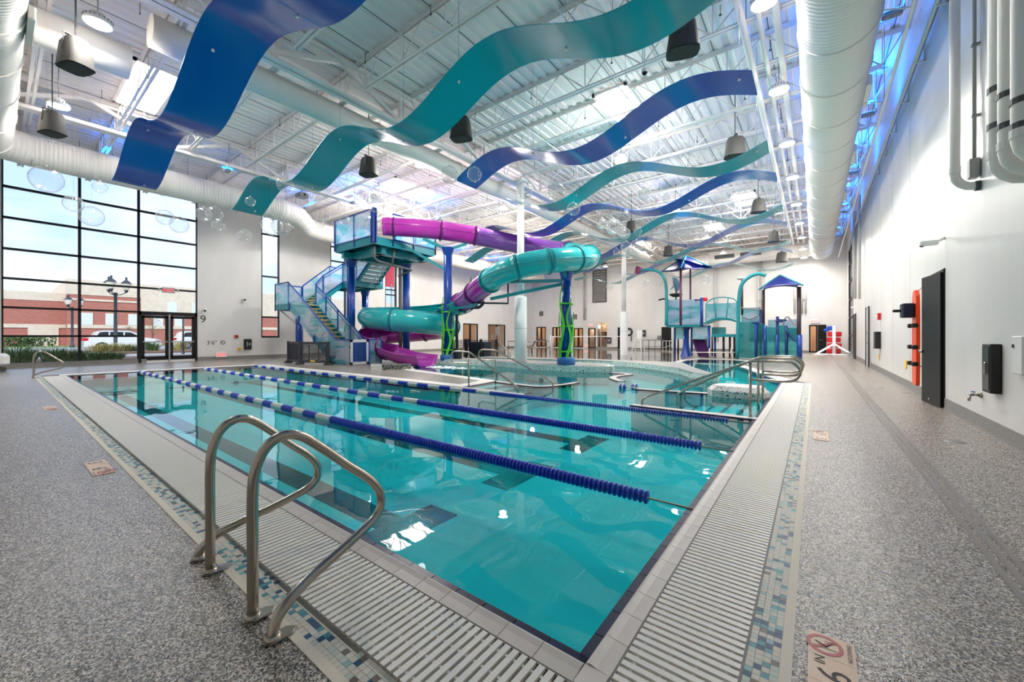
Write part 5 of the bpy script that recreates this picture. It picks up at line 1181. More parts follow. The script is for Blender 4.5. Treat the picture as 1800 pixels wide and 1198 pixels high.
# right hand screen walls and posts
scr = [(1300, 1328, 566, 632, 0, panelt_m), (1330, 1345, 568, 632, .2, panelt_m), (1347, 1364, 575, 632, -.1, panelt_m), (1366, 1381, 572, 632, .1, panelt_m), (1383, 1404, 576, 632, .2, panelt_m), (1303, 1337, 541, 566, 1.0, panelw_m), (1318, 1340, 560, 600, 1.6, panelw_m), (1350, 1402, 562, 600, 1.4, panelw_m)]
for u0, u1, v0, v1, dy, mt in scr: clear(u0, u1, v0, v1, mt, YP + dy)
for u, v1, r, mt, dy in ((1329, 565, .08, blue_m, .05), (1345.5, 572, .1, blue_m, .05), (1365, 588, .11, blue_m, 0), (1366.5, 556, .07, dkblue_m, .12), (1382, 572, .08, dkblue_m, .15), (1405.5, 588, .12, blue_m, 0), (1337.5, 544, .07, dkblue_m, 1.0)): pole(u, 632, v1, r, mt, YP + dy)
pole(1341.5, 600, 509, .09, dkpole_m, YP + 1.4); pole(1404.5, 632, 504, .1, dkpole_m, YP + .1); pole(1304.5, 553, 494, .06, dkpole_m, YP + 1.0)
for (u, v, dy) in ((1322, 567, .0), (1363, 564, .0), (1369, 562, .1)): p = pw(u, v, YP + dy); MB().cyl(p, p + Vector((.35, 0, -.03)), .05, 8).build('water_spout', dkblue_m, ps)
MB().tube(smooth_path([pw(1382, 580), pw(1390, 592), pw(1398, 598), pw(1404, 598)], 4), .05, 8).build('curved_pipe', dkblue_m, ps)
for (u0, v0, u1, v1) in ((1304, 541, 1336, 545), (1304, 557, 1333, 553)): MB().tube(smooth_path([pw(u0, v0, YP + .9), pw((u0 + u1) / 2, v0 + (1 if v0 < 550 else 3), YP + .9), pw(u1, v1, YP + .9)], 5), .04, 8).build('wavy_rail', M('mauve_paint', (170, 152, 164), .4), ps)
MB().tube(smooth_path([pw(1376, 571, YP + .9), pw(1380, 560, YP + .9), pw(1385, 557, YP + .9), pw(1392, 564, YP + .9), pw(1400, 571, YP + .9)], 5), .045, 8).build('wavy_rail', M('mauve_paint'), ps)
canopy(pw(1371, 483.5, YP + .9), [pw(1334, 508.5, YP - .1), pw(1411, 501, YP - .5), pw(1402, 505, YP + 2.1), pw(1344, 508, YP + 2.2)], .1, 'navy shade canopy on two dark poles at the right')
t = thing('spotlight', 'small white spotlight on the dark pole left of the right canopy', 'lamp', tuple(pw(1302, 490, YP + 1.0))); p = pw(1303, 491, YP + 1.0); MB().lathe([(.04, -.02), (.2, .0), (.26, .08), (.2, .14), (0, .16)], p, 14).build('shade', white_m, t)
MB().cyl((p.x + .1, p.y, p.z - .2), p, .03, 6).build('arm', dkpole_m, t)
# low pool-side fence behind the play area
for (u0, u1, Y, lab) in ((1130, 1162, 33, 'low dark rail fence behind the far column'), (1165, 1183, 28.5, 'low white ramp rail left of the play platform')):
    t = thing('low_fence', lab, 'fence', tuple(pw(u0, 620, Y))); a, b = pw(u0, 606, Y), pw(u1, 606, Y); mt = blk_m if u0 < 1150 else steel_m
    MB().beam((a.x, Y, .95), (b.x, Y, .95), .04, .04).build('top_rail', mt, t); MB().beam((a.x, Y, .45), (b.x, Y, .45 if u0 < 1150 else .7), .03, .03).build('mid_rail', mt, t)
    n_ = 4
    for k in range(n_): x = a.x + (b.x - a.x) * k / (n_ - 1); MB().cyl((x, Y, 0), (x, Y, .97), .022, 6).build('fence_post', mt, t)

# ------------------------------------------------------------------ far wall fittings
x0, x1 = xr(1042), xr(1066.5); z0, z1 = ony(1054, 568, YF).z, ony(1054, 463, YF).z; z0 = ony(1054, 531, YF).z
t = thing('wall_louvre', 'large grey louvre high on the far wall', 'louvre', (x0, YF, z0)); mb = MB()
for q in ((x0, z0, x1, z0 + .1), (x0, z1 - .1, x1, z1), (x0, z0, x0 + .1, z1), (x1 - .1, z0, x1, z1)): mb.bb((q[0], YF - .08, q[1]), (q[2], YF, q[3]))
mb.build('louvre_frame', dgrey_m, t); k = z0 + .2
while k < z1 - .15: MB().box(((x0 + x1) / 2, YF - .05, k), (x1 - x0 - .2, .03, .25), R=Matrix.Rotation(-.6, 3, 'X')).build('louvre_blade', M('louvre_grey', (128, 124, 122), .5), t); k += .25
for u, v, lab in ((951.5, 551, 'small grey square vent left of the seaweed post, far wall'), (1010.5, 556.5, 'small grey square vent right of the seaweed post, far wall')):
    p = ony(u, v, YF); t = thing('wall_vent', lab, 'vent', tuple(p)); MB().bb((p.x - .26, YF - .03, p.z - .26), (p.x + .26, YF, p.z + .26)).build('vent_frame', dgrey_m, t)
    for k in range(5): MB().bb((p.x - .22, YF - .045, p.z - .2 + k * .09), (p.x + .22, YF - .03, p.z - .16 + k * .09)).build('vent_blade', grey_m, t)
for i, (us, zt_, zb_) in enumerate((((1026, 1029), 9, 562), ((1256, 1262), 9, 600), ((1333, 1340), 9, 600), ((1397, 1404, 1410, 1416), 478, 550))):
    for j, u in enumerate(us):
        p = ony(u, zb_, YF - .12); zt__ = 8.4 if zt_ == 9 else ony(u, zt_, YF).z; t = thing('wall_pipe', 'white pipe down the far wall, %s from the left' % ordn[sum((2, 2, 2, 4)[:i]) + j], 'pipe', (p.x, YF - .12, p.z)); MB().cyl((p.x, YF - .12, max(p.z, .3)), (p.x, YF - .12, zt__), .06, 8).build('pipe_run', M('grey_pipe', (196, 194, 190), .5), t)
        MB().bb((p.x - .1, YF - .06, 4), (p.x + .1, YF, 4.08)).build('clamp', grey_m, t)
def exit_sign(name, c, ax, nz, w, lab, mat_body=white_m, twoheads=False):
    t = thing(name, lab, 'sign', tuple(c)); c = Vector(c); ax, nz = Vector(ax), Vector(nz)
    R = Matrix((ax, nz, Vector((0, 0, 1)))).transposed(); MB().rbox(c, (w, .06, w * .52), .01, R).build('sign_body', mat_body, t)
    MB().text('EXIT', w * .42, c + nz * .031 - Vector((0, 0, w * .15)), ax, (0, 0, 1), nz, .004).build('sign_letters', redled_m, t, label='red EXIT letters')
    if twoheads:
        for s_ in (-1, 1): MB().cyl(c + ax * s_ * (w * .72) - nz * .02, c + ax * s_ * (w * .72) + nz * .06, .06, 10).cyl(c + ax * s_ * w * .4, c + ax * s_ * w * .72, .02, 6).build('lamp_head', grey_m, t)
    return t
exit_sign('exit_sign', ony(1039, 571.5, YF - .06), (1, 0, 0), (0, -1, 0), .55, 'red EXIT sign above the far corner door')
exit_sign('exit_sign', ony(1432, 564.5, YF - .06), (1, 0, 0), (0, -1, 0), .5, 'red EXIT sign above the black door at the far right')
exit_sign('exit_sign', onx(296, 510, XL + .09), (0, 1, 0), (1, 0, 0), .5, 'grey EXIT sign with lamp heads on the window wall above the doors', grey_m, True)
exit_sign('exit_sign', onx(389, 623, XL + .04), (0, 1, 0), (1, 0, 0), .5, 'low EXIT sign near the floor right of the window wall')
exit_sign('exit_sign', ony(1031, 607.5, YF - .04), (1, 0, 0), (0, -1, 0), .4, 'low EXIT sign near the floor by the far corner door')
def wall_box(name, c, d, mat, lab, cat, extra=None, bev=.012):
    t = thing(name, lab, cat, tuple(c)); MB().rbox(c, d, bev).build('box_body', mat, t)
    if extra: extra(t, Vector(c))
    return t
for u, v, lab in ((1071, 598, 'black wall cabinet in the far corner'), (1131, 585.5, 'dark wall cabinet right of the far column'), (1158.5, 592.5, 'small grey box left of the dark double door')):
    p = ony(u, v, YF - .05); wall_box('wall_cabinet', p, (.42 if u < 1150 else .3, .1, .62 if u < 1150 else .3), char_m, lab, 'cabinet', lambda t, c: MB().bb((c.x - .1, c.y - .06, c.z - .1), (c.x + .1, c.y - .048, c.z + .12)).build('door_panel', grey_m, t))
# ring buoy behind the far column, dark
p = ony(1105, 583, YF - .06); t = thing('ring_buoy', 'black round buoy on the wall right of the far column', 'buoy', tuple(p)); MB().tube([(p.x + .32 * cos(a), p.y, p.z + .32 * sin(a)) for a in [2 * pi * k / 20 for k in range(20)]], .09, 8, closed=True).build('ring', blk_m, t)
MB().cyl((p.x + .25, p.y, p.z - .2), (p.x + .25, p.y, p.z - .9), .04, 6).build('hanging_rope', dgrey_m, t)
# alcove shelf unit
x0, x1 = xr(1052), xr(1066); t = thing('shelf_unit', 'brown stepped storage unit in the far alcove', 'shelf', (x0, YF + .8, 0)); mb_ = M('brown_wood', (110, 88, 78), .6)
MB().bb((x0, YF + .5, 0), ((x0 + x1) / 2, YF + 1.2, 1.6)).build('tall_side', mb_, t); MB().bb(((x0 + x1) / 2, YF + .5, 0), (x1, YF + 1.2, 1.0)).build('low_side', mb_, t); MB().bb((x0 - .05, YF + .45, 1.6), ((x0 + x1) / 2 + .1, YF + 1.25, 1.68)).build('shelf_top', blk_m, t)
# guard chairs
def guard_chair(x, y, lab, mat, h=1.5):
    t = thing('lifeguard_chair', lab, 'chair', (x, y, 0)); 
    for sx in (-1, 1):
        for sy in (-1, 1): MB().beam((x + sx * .42, y + sy * .42, 0), (x + sx * .26, y + sy * .26, h), .06, .06).build('leg', mat, t)
    MB().bb((x - .3, y - .3, h), (x + .3, y + .3, h + .06)).build('seat', mat, t); MB().rbox((x, y + .28, h + .45), (.55, .06, .75), .03).build('backrest', mat, t)
    for k in range(4): MB().beam((x - .4 + k * .03, y - .41 + .04 * k, .25 + .3 * k), (x + .4 - k * .03, y - .41 + .04 * k, .25 + .3 * k), .05, .04).build('rung', mat, t)
p = ony(1122, 612, 35.4); guard_chair(p.x, 35.4, 'white lifeguard chair against the far wall', white_m, 1.0)
p = onx(871, 612, -23.9); guard_chair(p.x, p.y, 'dark lifeguard chair before the far office window', grey_m, 1.35)
# black ramp rail
a = att(935, 617, 33); t = thing('bent_rail', 'black bent handrail on the grey floor left of the seaweed post', 'handrail', (a.x, a.y, 0)); b_ = att(941, 599, 34); e_ = att(953, 597, 34)
MB().tube([(a.x, a.y, 0), (a.x, a.y, .35), (b_.x, b_.y, .85), (b_.x + .2, b_.y + .1, .95), (e_.x + .4, e_.y, .95), (e_.x + .4, e_.y, 0)], .06, 8).build('rail', blk_m, t)
a = att(875, 600, 30); b_ = att(897, 617, 27); t = thing('ramp_rail', 'steel ramp rails left of the white column', 'handrail', (a.x, a.y, 0)); MB().tube([(a.x, a.y, 0), (a.x, a.y, .9), (b_.x, b_.y, .15), (b_.x, b_.y, 0)], .04, 8).build('rail', inox_m, t)
MB().tube([(a.x + .6, a.y + .5, 0), (a.x + .6, a.y + .5, .9), (a.x + 3.4, a.y + 2, .9), (a.x + 3.4, a.y + 2, 0)], .035, 8).cyl((a.x + .6, a.y + .5, .45), (a.x + 3.4, a.y + 2, .45), .03, 6).cyl((a.x + 2, a.y + 1.25, 0), (a.x + 2, a.y + 1.25, .9), .03, 6).build('landing_rail', inox_m, t)
t = thing('safety_rope', 'white rope strung across the grey floor between column and posts', 'rope', (-14, 30, 1)); a, b_ = att(972, 591.5, 32), att(1098, 591, 32.3); MB().cyl((a.x, a.y, a.z), (b_.x, b_.y, b_.z), .035, 6).build('rope', white_m, t)
for p in (a, b_, att(968, 590, 32)): MB().cyl((p.x, p.y, 0), (p.x, p.y, p.z + .05), .03, 6).build('rope_post', steel_m, t)
p = onx(827, 609, -26.6); t = thing('purple_bench', 'purple seat seen through the office window', 'bench', tuple(p)); MB().rbox((p.x, p.y, .45), (.6, 1.3, .12), .04).rbox((p.x - .27, p.y, .75), (.1, 1.3, .5), .04).build('seat', M('plum_fabric', (92, 76, 116), .8), t)
for s_ in (-.5, .5): MB().cyl((p.x, p.y + s_, 0), (p.x, p.y + s_, .4), .04, 8).build('leg', blk_m, t)
# rescue tubes and red floats by the far door
p = ony(1463, 622, 35.6); t = thing('float_rack', 'white pipe rack with two spread feet by the far black door', 'rack', (p.x, 35.6, 0))
p = ony(1466, 622, 35.2); mb = MB().cyl((p.x, 35.2, 0), (p.x, 35.2, 2.0), .09, 10).build('upright', white_m, t)
for s_ in (-1, 1): MB().beam((p.x, 35.2, .75), (p.x + s_ * .95, 35.2, .05), .16, .12).build('foot_brace', white_m, t)
MB().bb((p.x - 1.1, 35.1, 0), (p.x + 1.1, 35.3, .06)).build('foot', white_m, t)
for u, lab in ((1459.5, 'stack of red swim floats left of the white rack upright'), (1471, 'stack of red swim floats right of the white rack upright')):
    q = ony(u, 622, 35.9); t = thing('float_stack', lab, 'floats', (q.x, 35.9, 0))
    for k in range(4): MB().rbox((q.x + .05 * (k % 2), 35.9, .22 + k * .4), (.42, .35, .34), .08).build('swim_float', red_m, t)
q = ony(1458, 587, 36); t = thing('kickboard', 'blue foam kickboards on top of the left red stack', 'kickboard', (q.x, 35.9, 1.9)); MB().rbox((q.x + .1, 35.9, 1.85), (.5, .4, .3), .12).rbox((q.x - .18, 35.9, 1.7), (.3, .36, .2), .07).build('board', M('board_blue', (28, 70, 180), .5), t)

# ------------------------------------------------------------------ right wall fittings
# rescue board with straps
t = thing('rescue_board', 'orange rescue board hung upright on the right wall beside the black door', 'rescue board', (XR - .09, 11.9, 0))
pA, pB = onx(1613, 510, XR - .12), onx(1612, 676, XR - .12); yc = (pA.y + pB.y) / 2; zt_, zb_ = pA.z, pB.z; H = zt_ - zb_
out = [(-.16, 0), (.16, 0), (.2, .05), (.23, .5), (.235, 1.2), (.23, H - .35), (.2, H - .12), (.1, H), (-.1, H), (-.2, H - .12), (-.23, H - .35), (-.235, 1.2), (-.23, .5), (-.2, .05)]
MB().profile(out, (XR - .17, yc, zb_), (0, 1, 0), (0, 0, 1), (1, 0, 0), .06).build('board', orange_m, t)
for z in (.45, .8, 1.25):
    for s_ in (-1, 1): MB().rbox((XR - .19, yc + s_ * .22, zb_ + z), (.1, .08, .09), .02).build('strap_clip', blk_m, t)
    MB().bb((XR - .178, yc - .23, zb_ + z - .025), (XR - .172, yc + .23, zb_ + z + .025)).build('strap', blk_m, t) if z == 1.25 else None
MB().rbox((XR - .27, yc, zt_ - .42), (.2, .34, .3), .03).build('head_block', M('navy_pad', (12, 20, 48), .6), t); MB().rbox((XR - .42, yc - .0, zt_ - .42), (.16, .06, .06), .02).build('head_strap', blk_m, t)
MB().cyl((XR - .14, yc, zt_ - .05), (XR, yc, zt_ + .12), .008, 6).cyl((XR - .16, yc - .18, zb_ + .4), (XR, yc - .18, zb_ + .42), .015, 6).build('wall_hook', grey_m, t)
def rw(u, v, dx=.05): return onx(u, v, XR - dx)
# black recessed box with chrome latch
c = rw(1743.5, 647); t = wall_box('hose_cabinet', c, (.1, .30, .62), blk_m, 'black wall box with a chrome latch at the right edge', 'cabinet', lambda t, c: (MB().rbox((c.x - .06, c.y - .02, c.z + .0), (.03, .05, .15), .01).build('latch', inox_m, t), MB().bb((c.x - .056, c.y - .12, c.z - .27), (c.x - .05, c.y + .12, c.z + .27)).build('door_panel', M('box_black', (10, 10, 11), .3), t)))
c = rw(1722, 694, .02); t = thing('hose_tap', 'chrome hose tap with blue handle on the right wall', 'tap', tuple(c))
MB().cyl(c, c - Vector((.1, 0, .0)), .018, 10).cyl(c - Vector((.09, 0, .02)), c - Vector((.1, 0, .09)), .016, 10).cyl(c + Vector((.02, 0, 0)), c - Vector((.005, 0, 0)), .04, 12).build('spout', inox_m, t); MB().box(c - Vector((.06, 0, -.04)), (.03, .09, .012)).build('tap_handle', M('tap_blue', (40, 80, 170), .4), t)
c = rw(1794, 624, .03); t = wall_box('control_panel', c, (.06, .3, .42), M('panel_white', (222, 220, 216), .4), 'pale grey control panel at the right frame edge', 'panel', lambda t, c: MB().cyl((c.x - .04, c.y + .08, c.z + .1), (c.x - .02, c.y + .08, c.z + .1), .02, 10).build('button', blk_m, t))
c = rw(1543.5, 597.5); wall_box('wall_speaker', c, (.2, .55, .6), blk_m, 'black square box on the right wall under the red alarm', 'box', lambda t, c: MB().bb((c.x - .105, c.y - .2, c.z - .22), (c.x - .1, c.y + .2, c.z + .22)).build('grille', dgrey_m, t))
c = rw(1545, 556, .04); wall_box('fire_alarm', c, (.08, .26, .24), red_m, 'red fire alarm on the right wall', 'alarm', lambda t, c: MB().cyl((c.x - .06, c.y, c.z), (c.x - .04, c.y, c.z), .06, 10).build('strobe', white_m, t))
for u, v, lab in ((1545, 627, 'small yellow sign low on the right wall, farther one'), (1592, 640, 'small yellow sign low on the right wall, left of the orange board')):
    c = rw(u, v, .01); t = thing('yellow_sign', lab, 'sign', tuple(c)); MB().rbox(c, (.012, .22, .22), .01).build('plate', M('sign_yellow', (240, 196, 20), .5), t)
for u, v, lab in ((1644, 425, 'white wall camera on the right wall above the black door'), (1504, 540, 'white wall camera far along the right wall')):
    c = rw(u, v, .12); t = thing('wall_camera', lab, 'camera', tuple(c)); MB().cyl(c, c + Vector((.12, 0, .06)), .025, 8).build('arm', white_m, t); MB().rbox(c - Vector((.08, .0, .01)), (.24, .09, .09), .02).build('body', white_m, t); MB().sphere(c - Vector((.17, 0, .04)), .035, 10, 6).build('lens', blk_m, t)
for u, v0, v1 in ((1525, 585, 640),):
    c = rw(u, v0, .02); d_ = rw(u, v1, .02); t = thing('thin_conduit', 'thin vertical conduit on the far right wall', 'conduit', tuple(d_)); MB().cyl((c.x, c.y, max(d_.z, .25)), c, .015, 6).build('conduit_run', grey_m, t); MB().rbox(c, (.05, .1, .16), .01).build('switch_box', grey_m, t)
# ------------------------------------------------------------------ left wall fittings
c = onx(357, 560, XL + .006); t = thing('number_sign', 'black number 9 on the left wall beside the window wall', 'sign', tuple(c)); MB().text('9', .55, c - Vector((0, 0, .2)), (0, 1, 0), (0, 0, 1), (1, 0, 0), .003).build('numeral', ink_m, t)
c = onx(377, 602, XL + .006); t = thing('depth_sign', "black depth marking 3'6\" with a round no-diving mark on the left wall", 'sign', tuple(c)); MB().text("3'6\"", .3, c - Vector((0, .12, .1)), (0, 1, 0), (0, 0, 1), (1, 0, 0), .003).build('numerals', ink_m, t)
q = c + Vector((0, .38, 0)); MB().tube([q + Vector((0, .1 * cos(a), .1 * sin(a))) for a in [2 * pi * k / 16 for k in range(16)]], .014, 6, closed=True).cyl(q + Vector((0, -.07, .07)), q + Vector((0, .07, -.07)), .012, 6).build('ring_mark', dgrey_m, t)
c = onx(435.5, 604.5, XL + .06); wall_box('phone_box', c, (.12, .36, .58), blk_m, 'black wall phone box between the EXIT sign and slim window', 'phone', lambda t, c: (MB().rbox((c.x + .07, c.y - .05, c.z), (.04, .07, .26), .015).build('handset', grey_m, t), MB().rbox((c.x + .065, c.y + .08, c.z), (.02, .1, .14), .01).build('keypad', grey_m, t)))
c = onx(415.5, 591, XL + .04); wall_box('fire_alarm', c, (.08, .18, .16), red_m, 'small red alarm on the left wall', 'alarm', lambda t, c: MB().cyl((c.x + .04, c.y + .04, c.z), (c.x + .06, c.y + .04, c.z), .05, 8).build('strobe', dgrey_m, t))
c = onx(421, 613, XL + .04); wall_box('yellow_button', c, (.07, .16, .18), M('button_yellow', (232, 206, 70), .5), 'small yellow call button box on the left wall', 'button', lambda t, c: MB().cyl((c.x + .03, c.y, c.z), (c.x + .06, c.y, c.z), .04, 8).build('button', red_m, t))
for u, v, lab in ((360, 544, 'white wall camera above the number 9'), (430, 525, 'white wall camera before the slim window')):
    c = onx(u, v, XL + .2); t = thing('wall_camera', lab, 'camera', tuple(c)); MB().cyl(c, c - Vector((.2, 0, -.03)), .03, 8).build('arm', white_m, t); MB().sphere(c, .1, 12, 8).build('body', white_m, t); MB().sphere(c + Vector((.06, 0, -.05)), .06, 10, 6).build('lens', blk_m, t)
# white wheeled box at the left edge
c = atz(-6, 652); t = thing('storage_cart', 'white wheeled cart cut by the left frame edge', 'cart', (c.x, c.y, 0)); MB().rbox((c.x, c.y - .35, .42), (1.0, 1.3, .45), .15).build('cart_body', white_m, t)
for sx in (-.35, .35):
    for sy in (.15, -.8): MB().cyl((c.x + sx - .03, c.y + sy, .08), (c.x + sx + .03, c.y + sy, .08), .08, 12).build('wheel', dgrey_m, t); MB().bb((c.x + sx - .02, c.y + sy - .02, .08), (c.x + sx + .02, c.y + sy + .02, .25)).build('fork', grey_m, t)
# ------------------------------------------------------------------ depth plates in the deck
def floor_text(mb, s_, size, x, y, rot, z=.0065, mi=0):
    ax = Vector((cos(rot), sin(rot), 0)); ay = Vector((-sin(rot), cos(rot), 0)); return mb.text(s_, size, (x, y, z), ax, ay, (0, 0, 1), .0006, mi)
def depth_plate(x, y, rot, lab, main=True):
    t = thing('depth_plate', lab, 'sign', (x, y, 0)); ax = Vector((cos(rot), sin(rot), 0)); ay = Vector((-sin(rot), cos(rot), 0)); o = Vector((x, y, 0)); s = .152
    R = Matrix.Rotation(rot, 3, 'Z')
    for k in range(4): MB().box(o + ax * (s + .002) * (k - 1.5) + Vector((0, 0, .002)), (s, s, .008), R=R).build('sign_tile', sign_m, t)
    q = o + ax * (s + .002) * 1.5 + ay * .022 + Vector((0, 0, .0066))
    MB().lathe([(.062, 0), (.062, .0008), (.048, .0008), (.048, 0)], q, 32, smooth=False).box(q + Vector((0, 0, .0004)), (.105, .012, .0008), rz=rot - pi / 4).build('prohibition_ring', signred_m, t)
    mb = MB(); mb.cyl(q + ax * -.02 + ay * -.04, q + ax * -.02 + ay * .04, .0012, 4).cyl(q + ax * .012 + ay * .03, q + ax * -.012 + ay * -.005, .003, 4).cyl(q + ax * -.012 + ay * -.005, q + ax * .02 + ay * -.022, .0022, 4).cyl(q + ax * .026 + ay * -.04, q + ax * .026 + ay * .0, .0012, 4).sphere(q + ax * .03 + ay * -.026, .005, 8, 5, (1, 1, .2))
    mb.build('diver_figure', ink_m, t)
    tx = MB(); r = rot; e = lambda a, b: (o.x + ax.x * a + ay.x * b, o.y + ax.y * a + ay.y * b)
    floor_text(tx, 'NO DIVING', .022, *e(.23, -.066), r); floor_text(tx, 'IN', .05, *e(.128, .022), r); floor_text(tx, '6', .15, *e(.058, -.055), r); floor_text(tx, '3', .15, *e(-.23, -.055), r); floor_text(tx, 'FT', .05, *e(-.13, .022), r)
    tx.build('lettering', ink_m, t)
pl = [(1417, 1105), (1500, 1130)]
depth_plate(.055, 2.19 - .308, pi / 2, 'tan depth plate 3 FT 6 IN with no-diving mark at the bottom edge')
c = atz(1443, 765); depth_plate(c.x, c.y, pi / 2, 'small tan depth plate on the right deck, farther along')
c = atz(178, 819); depth_plate(c.x + .05, c.y - .02, 0, 'depth plate in the left deck by the mosaic band'); c = atz(88, 717); depth_plate(c.x, c.y, 0, 'depth plate far along the left deck')

# ------------------------------------------------------------------ outside
GZ = .1
gm_ = MB().bb((-140, -60, -.4), (XL - .31, 130, 0)); struct('ground', gm_, vary(M('asphalt', (150, 150, 152), .9), (140, 140, 143), (166, 166, 168), .8), 'pale asphalt car park outside')
struct('lawn', MB().bb((-72.5, -60, 0), (-69, 130, .1)), vary(M('lawn_green', (110, 140, 70), .9), (92, 124, 56), (136, 160, 84), 3), 'strip of grass before the brick building')
struct('planting_bed', MB().bb((-33, -12, -.02), (-26.5, 30, .06)), vary(M('mulch', (112, 84, 66), .95), (90, 66, 50), (130, 100, 80), 12), 'mulch bed outside the windows')
struct('traffic_island', MB().prism([(-46, 2), (-39.5, 2.5), (-39, 11.5), (-43, 12), (-47, 9)], -.02, .12), MATS['mulch'], 'planted island in the car park')
# building
bk = M('red_brick', (176, 104, 90), .85)
n, l, b = nodes(bk); tc = n.new('ShaderNodeTexCoord'); sp = n.new('ShaderNodeSeparateXYZ'); cb = n.new('ShaderNodeCombineXYZ'); bt = n.new('ShaderNodeTexBrick'); bt.inputs['Scale'].default_value = 1.0
bt.inputs['Color1'].default_value = srgb(172, 100, 86); bt.inputs['Color2'].default_value = srgb(188, 116, 100); bt.inputs['Mortar'].default_value = srgb(184, 126, 112); bt.inputs['Mortar Size'].default_value = .012; bt.inputs['Brick Width'].default_value = .3; bt.inputs['Row Height'].default_value = .1
l.new(tc.outputs['Object'], sp.inputs[0]); l.new(sp.outputs['Y'], cb.inputs['X']); l.new(sp.outputs['Z'], cb.inputs['Y']); l.new(cb.outputs[0], bt.inputs['Vector']); l.new(bt.outputs['Color'], b.inputs['Base Color'])
bg_ = vary(M('beige_block', (226, 208, 186), .85), (220, 202, 180), (232, 214, 194), 2)
bd = thing('brick_building', 'long red brick and beige block building across the car park', 'building', (-75, 20, 0))
MB().bb((-95, -30, 0), (-76.5, 5.6, 5.7)).build('low_brick_wall', bk, bd); MB().bb((-95, -30, 5.7), (-76.45, 5.6, 6.75)).build('low_parapet', bg_, bd)
MB().bb((-95, 5.6, 0), (-75, 12.5, 6.6)).build('brick_wall', bk, bd); MB().bb((-95, 5.6, 6.6), (-74.95, 12.5, 8.55)).build('beige_parapet', bg_, bd); MB().bb((-75.05, 5.6, 5.85), (-74.9, 12.5, 6.1)).build('pale_band', bg_, bd); MB().bb((-75.05, 5.6, 2.3), (-74.9, 12.5, 2.75)).build('pale_band', bg_, bd); MB().bb((-76.55, -30, 2.3), (-76.4, 5.6, 2.75)).build('pale_band', bg_, bd)
MB().bb((-95, 12.5, 0), (-74.8, 100, 4.4)).build('brick_wall', bk, bd); MB().bb((-95, 12.5, 4.4), (-74.85, 100, 8.55)).build('beige_wall', bg_, bd); MB().bb((-74.85, 12.5, 2.3), (-74.7, 100, 2.75)).build('pale_band', bg_, bd)
wm_ = M('pale_window', (226, 228, 226), .4)
for y in (6.7, 9.0, 11.2, 13.7, 16.1, 18.6, 21.0): MB().bb((-75.05 if y < 12.5 else -74.85, y, 2.75), (-74.88 if y < 12.5 else -74.72, y + 1.15, 4.3)).build('window', wm_, bd)
for y in (15.3, 18.2): MB().bb((-74.9, y, 4.7), (-74.78, y + 1.1, 6.3)).build('window', wm_, bd)
MB().bb((-76.5, 2.5, 0), (-76.38, 5.0, 2.3)).build('garage_door', bg_, bd)
# street lamps with lantern clusters
def street_lamp(u, v, X, top, lab, heads=3):
    c = onx(u, v, X); t = thing('street_lamp', lab, 'street lamp', (c.x, c.y, 0)); ztop = onx(u, top, X).z; zs = ztop - 1.35
    MB().lathe([(.2, 0), (.2, .25), (.12, .35), (.1, zs - .25), (.15, zs - .15), (.1, zs)], (c.x, c.y, 0), 14).build('pole', M('lamp_grey', (52, 54, 60), .5), t)
    for k in range(heads):
        a = pi / 2 + 2 * pi * k / heads if heads > 2 else pi / 2 + pi * k; dx, dy = .62 * cos(a), .62 * sin(a); p = Vector((c.x + dx, c.y + dy, zs + .05))
        MB().tube([(c.x, c.y, zs - .2), (c.x + dx * .5, c.y + dy * .5, zs - .15), (p.x, p.y, zs + .05)], .035, 6).build('arm', MATS['lamp_grey'], t)
        ln = MB().lathe([(.08, .0), (.12, .15), (.14, .2)], p, 10).lathe([(.34, .72), (.2, .9), (.07, 1.0), (.06, 1.12), (.1, 1.16), (0, 1.25)], p, 10).build('lantern_cap', MATS['lamp_grey'], t)
        MB().lathe([(.14, .2), (.3, .7), (.3, .72)], p, 10).build('lantern_glass', M('lantern_glass', (236, 226, 206), .3), ln)
street_lamp(203, 611, -44, 484, 'tall street lamp with three lanterns before the white car, nearer one'); street_lamp(127, 606, -66, 518, 'smaller street lamp with lanterns before the brick wall')
c = onx(322, 625, -36); t = thing('slim_post', 'slim dark post seen through the right door leaf', 'post', (c.x, c.y, 0)); MB().cyl((c.x, c.y, 0), (c.x, c.y, onx(322, 556, -36).z), .06, 10).build('pole', MATS['lamp_grey'], t); MB().lathe([(.09, 0), (.09, .15), (.06, .2)], (c.x, c.y, 0), 10).build('base', MATS['lamp_grey'], t)
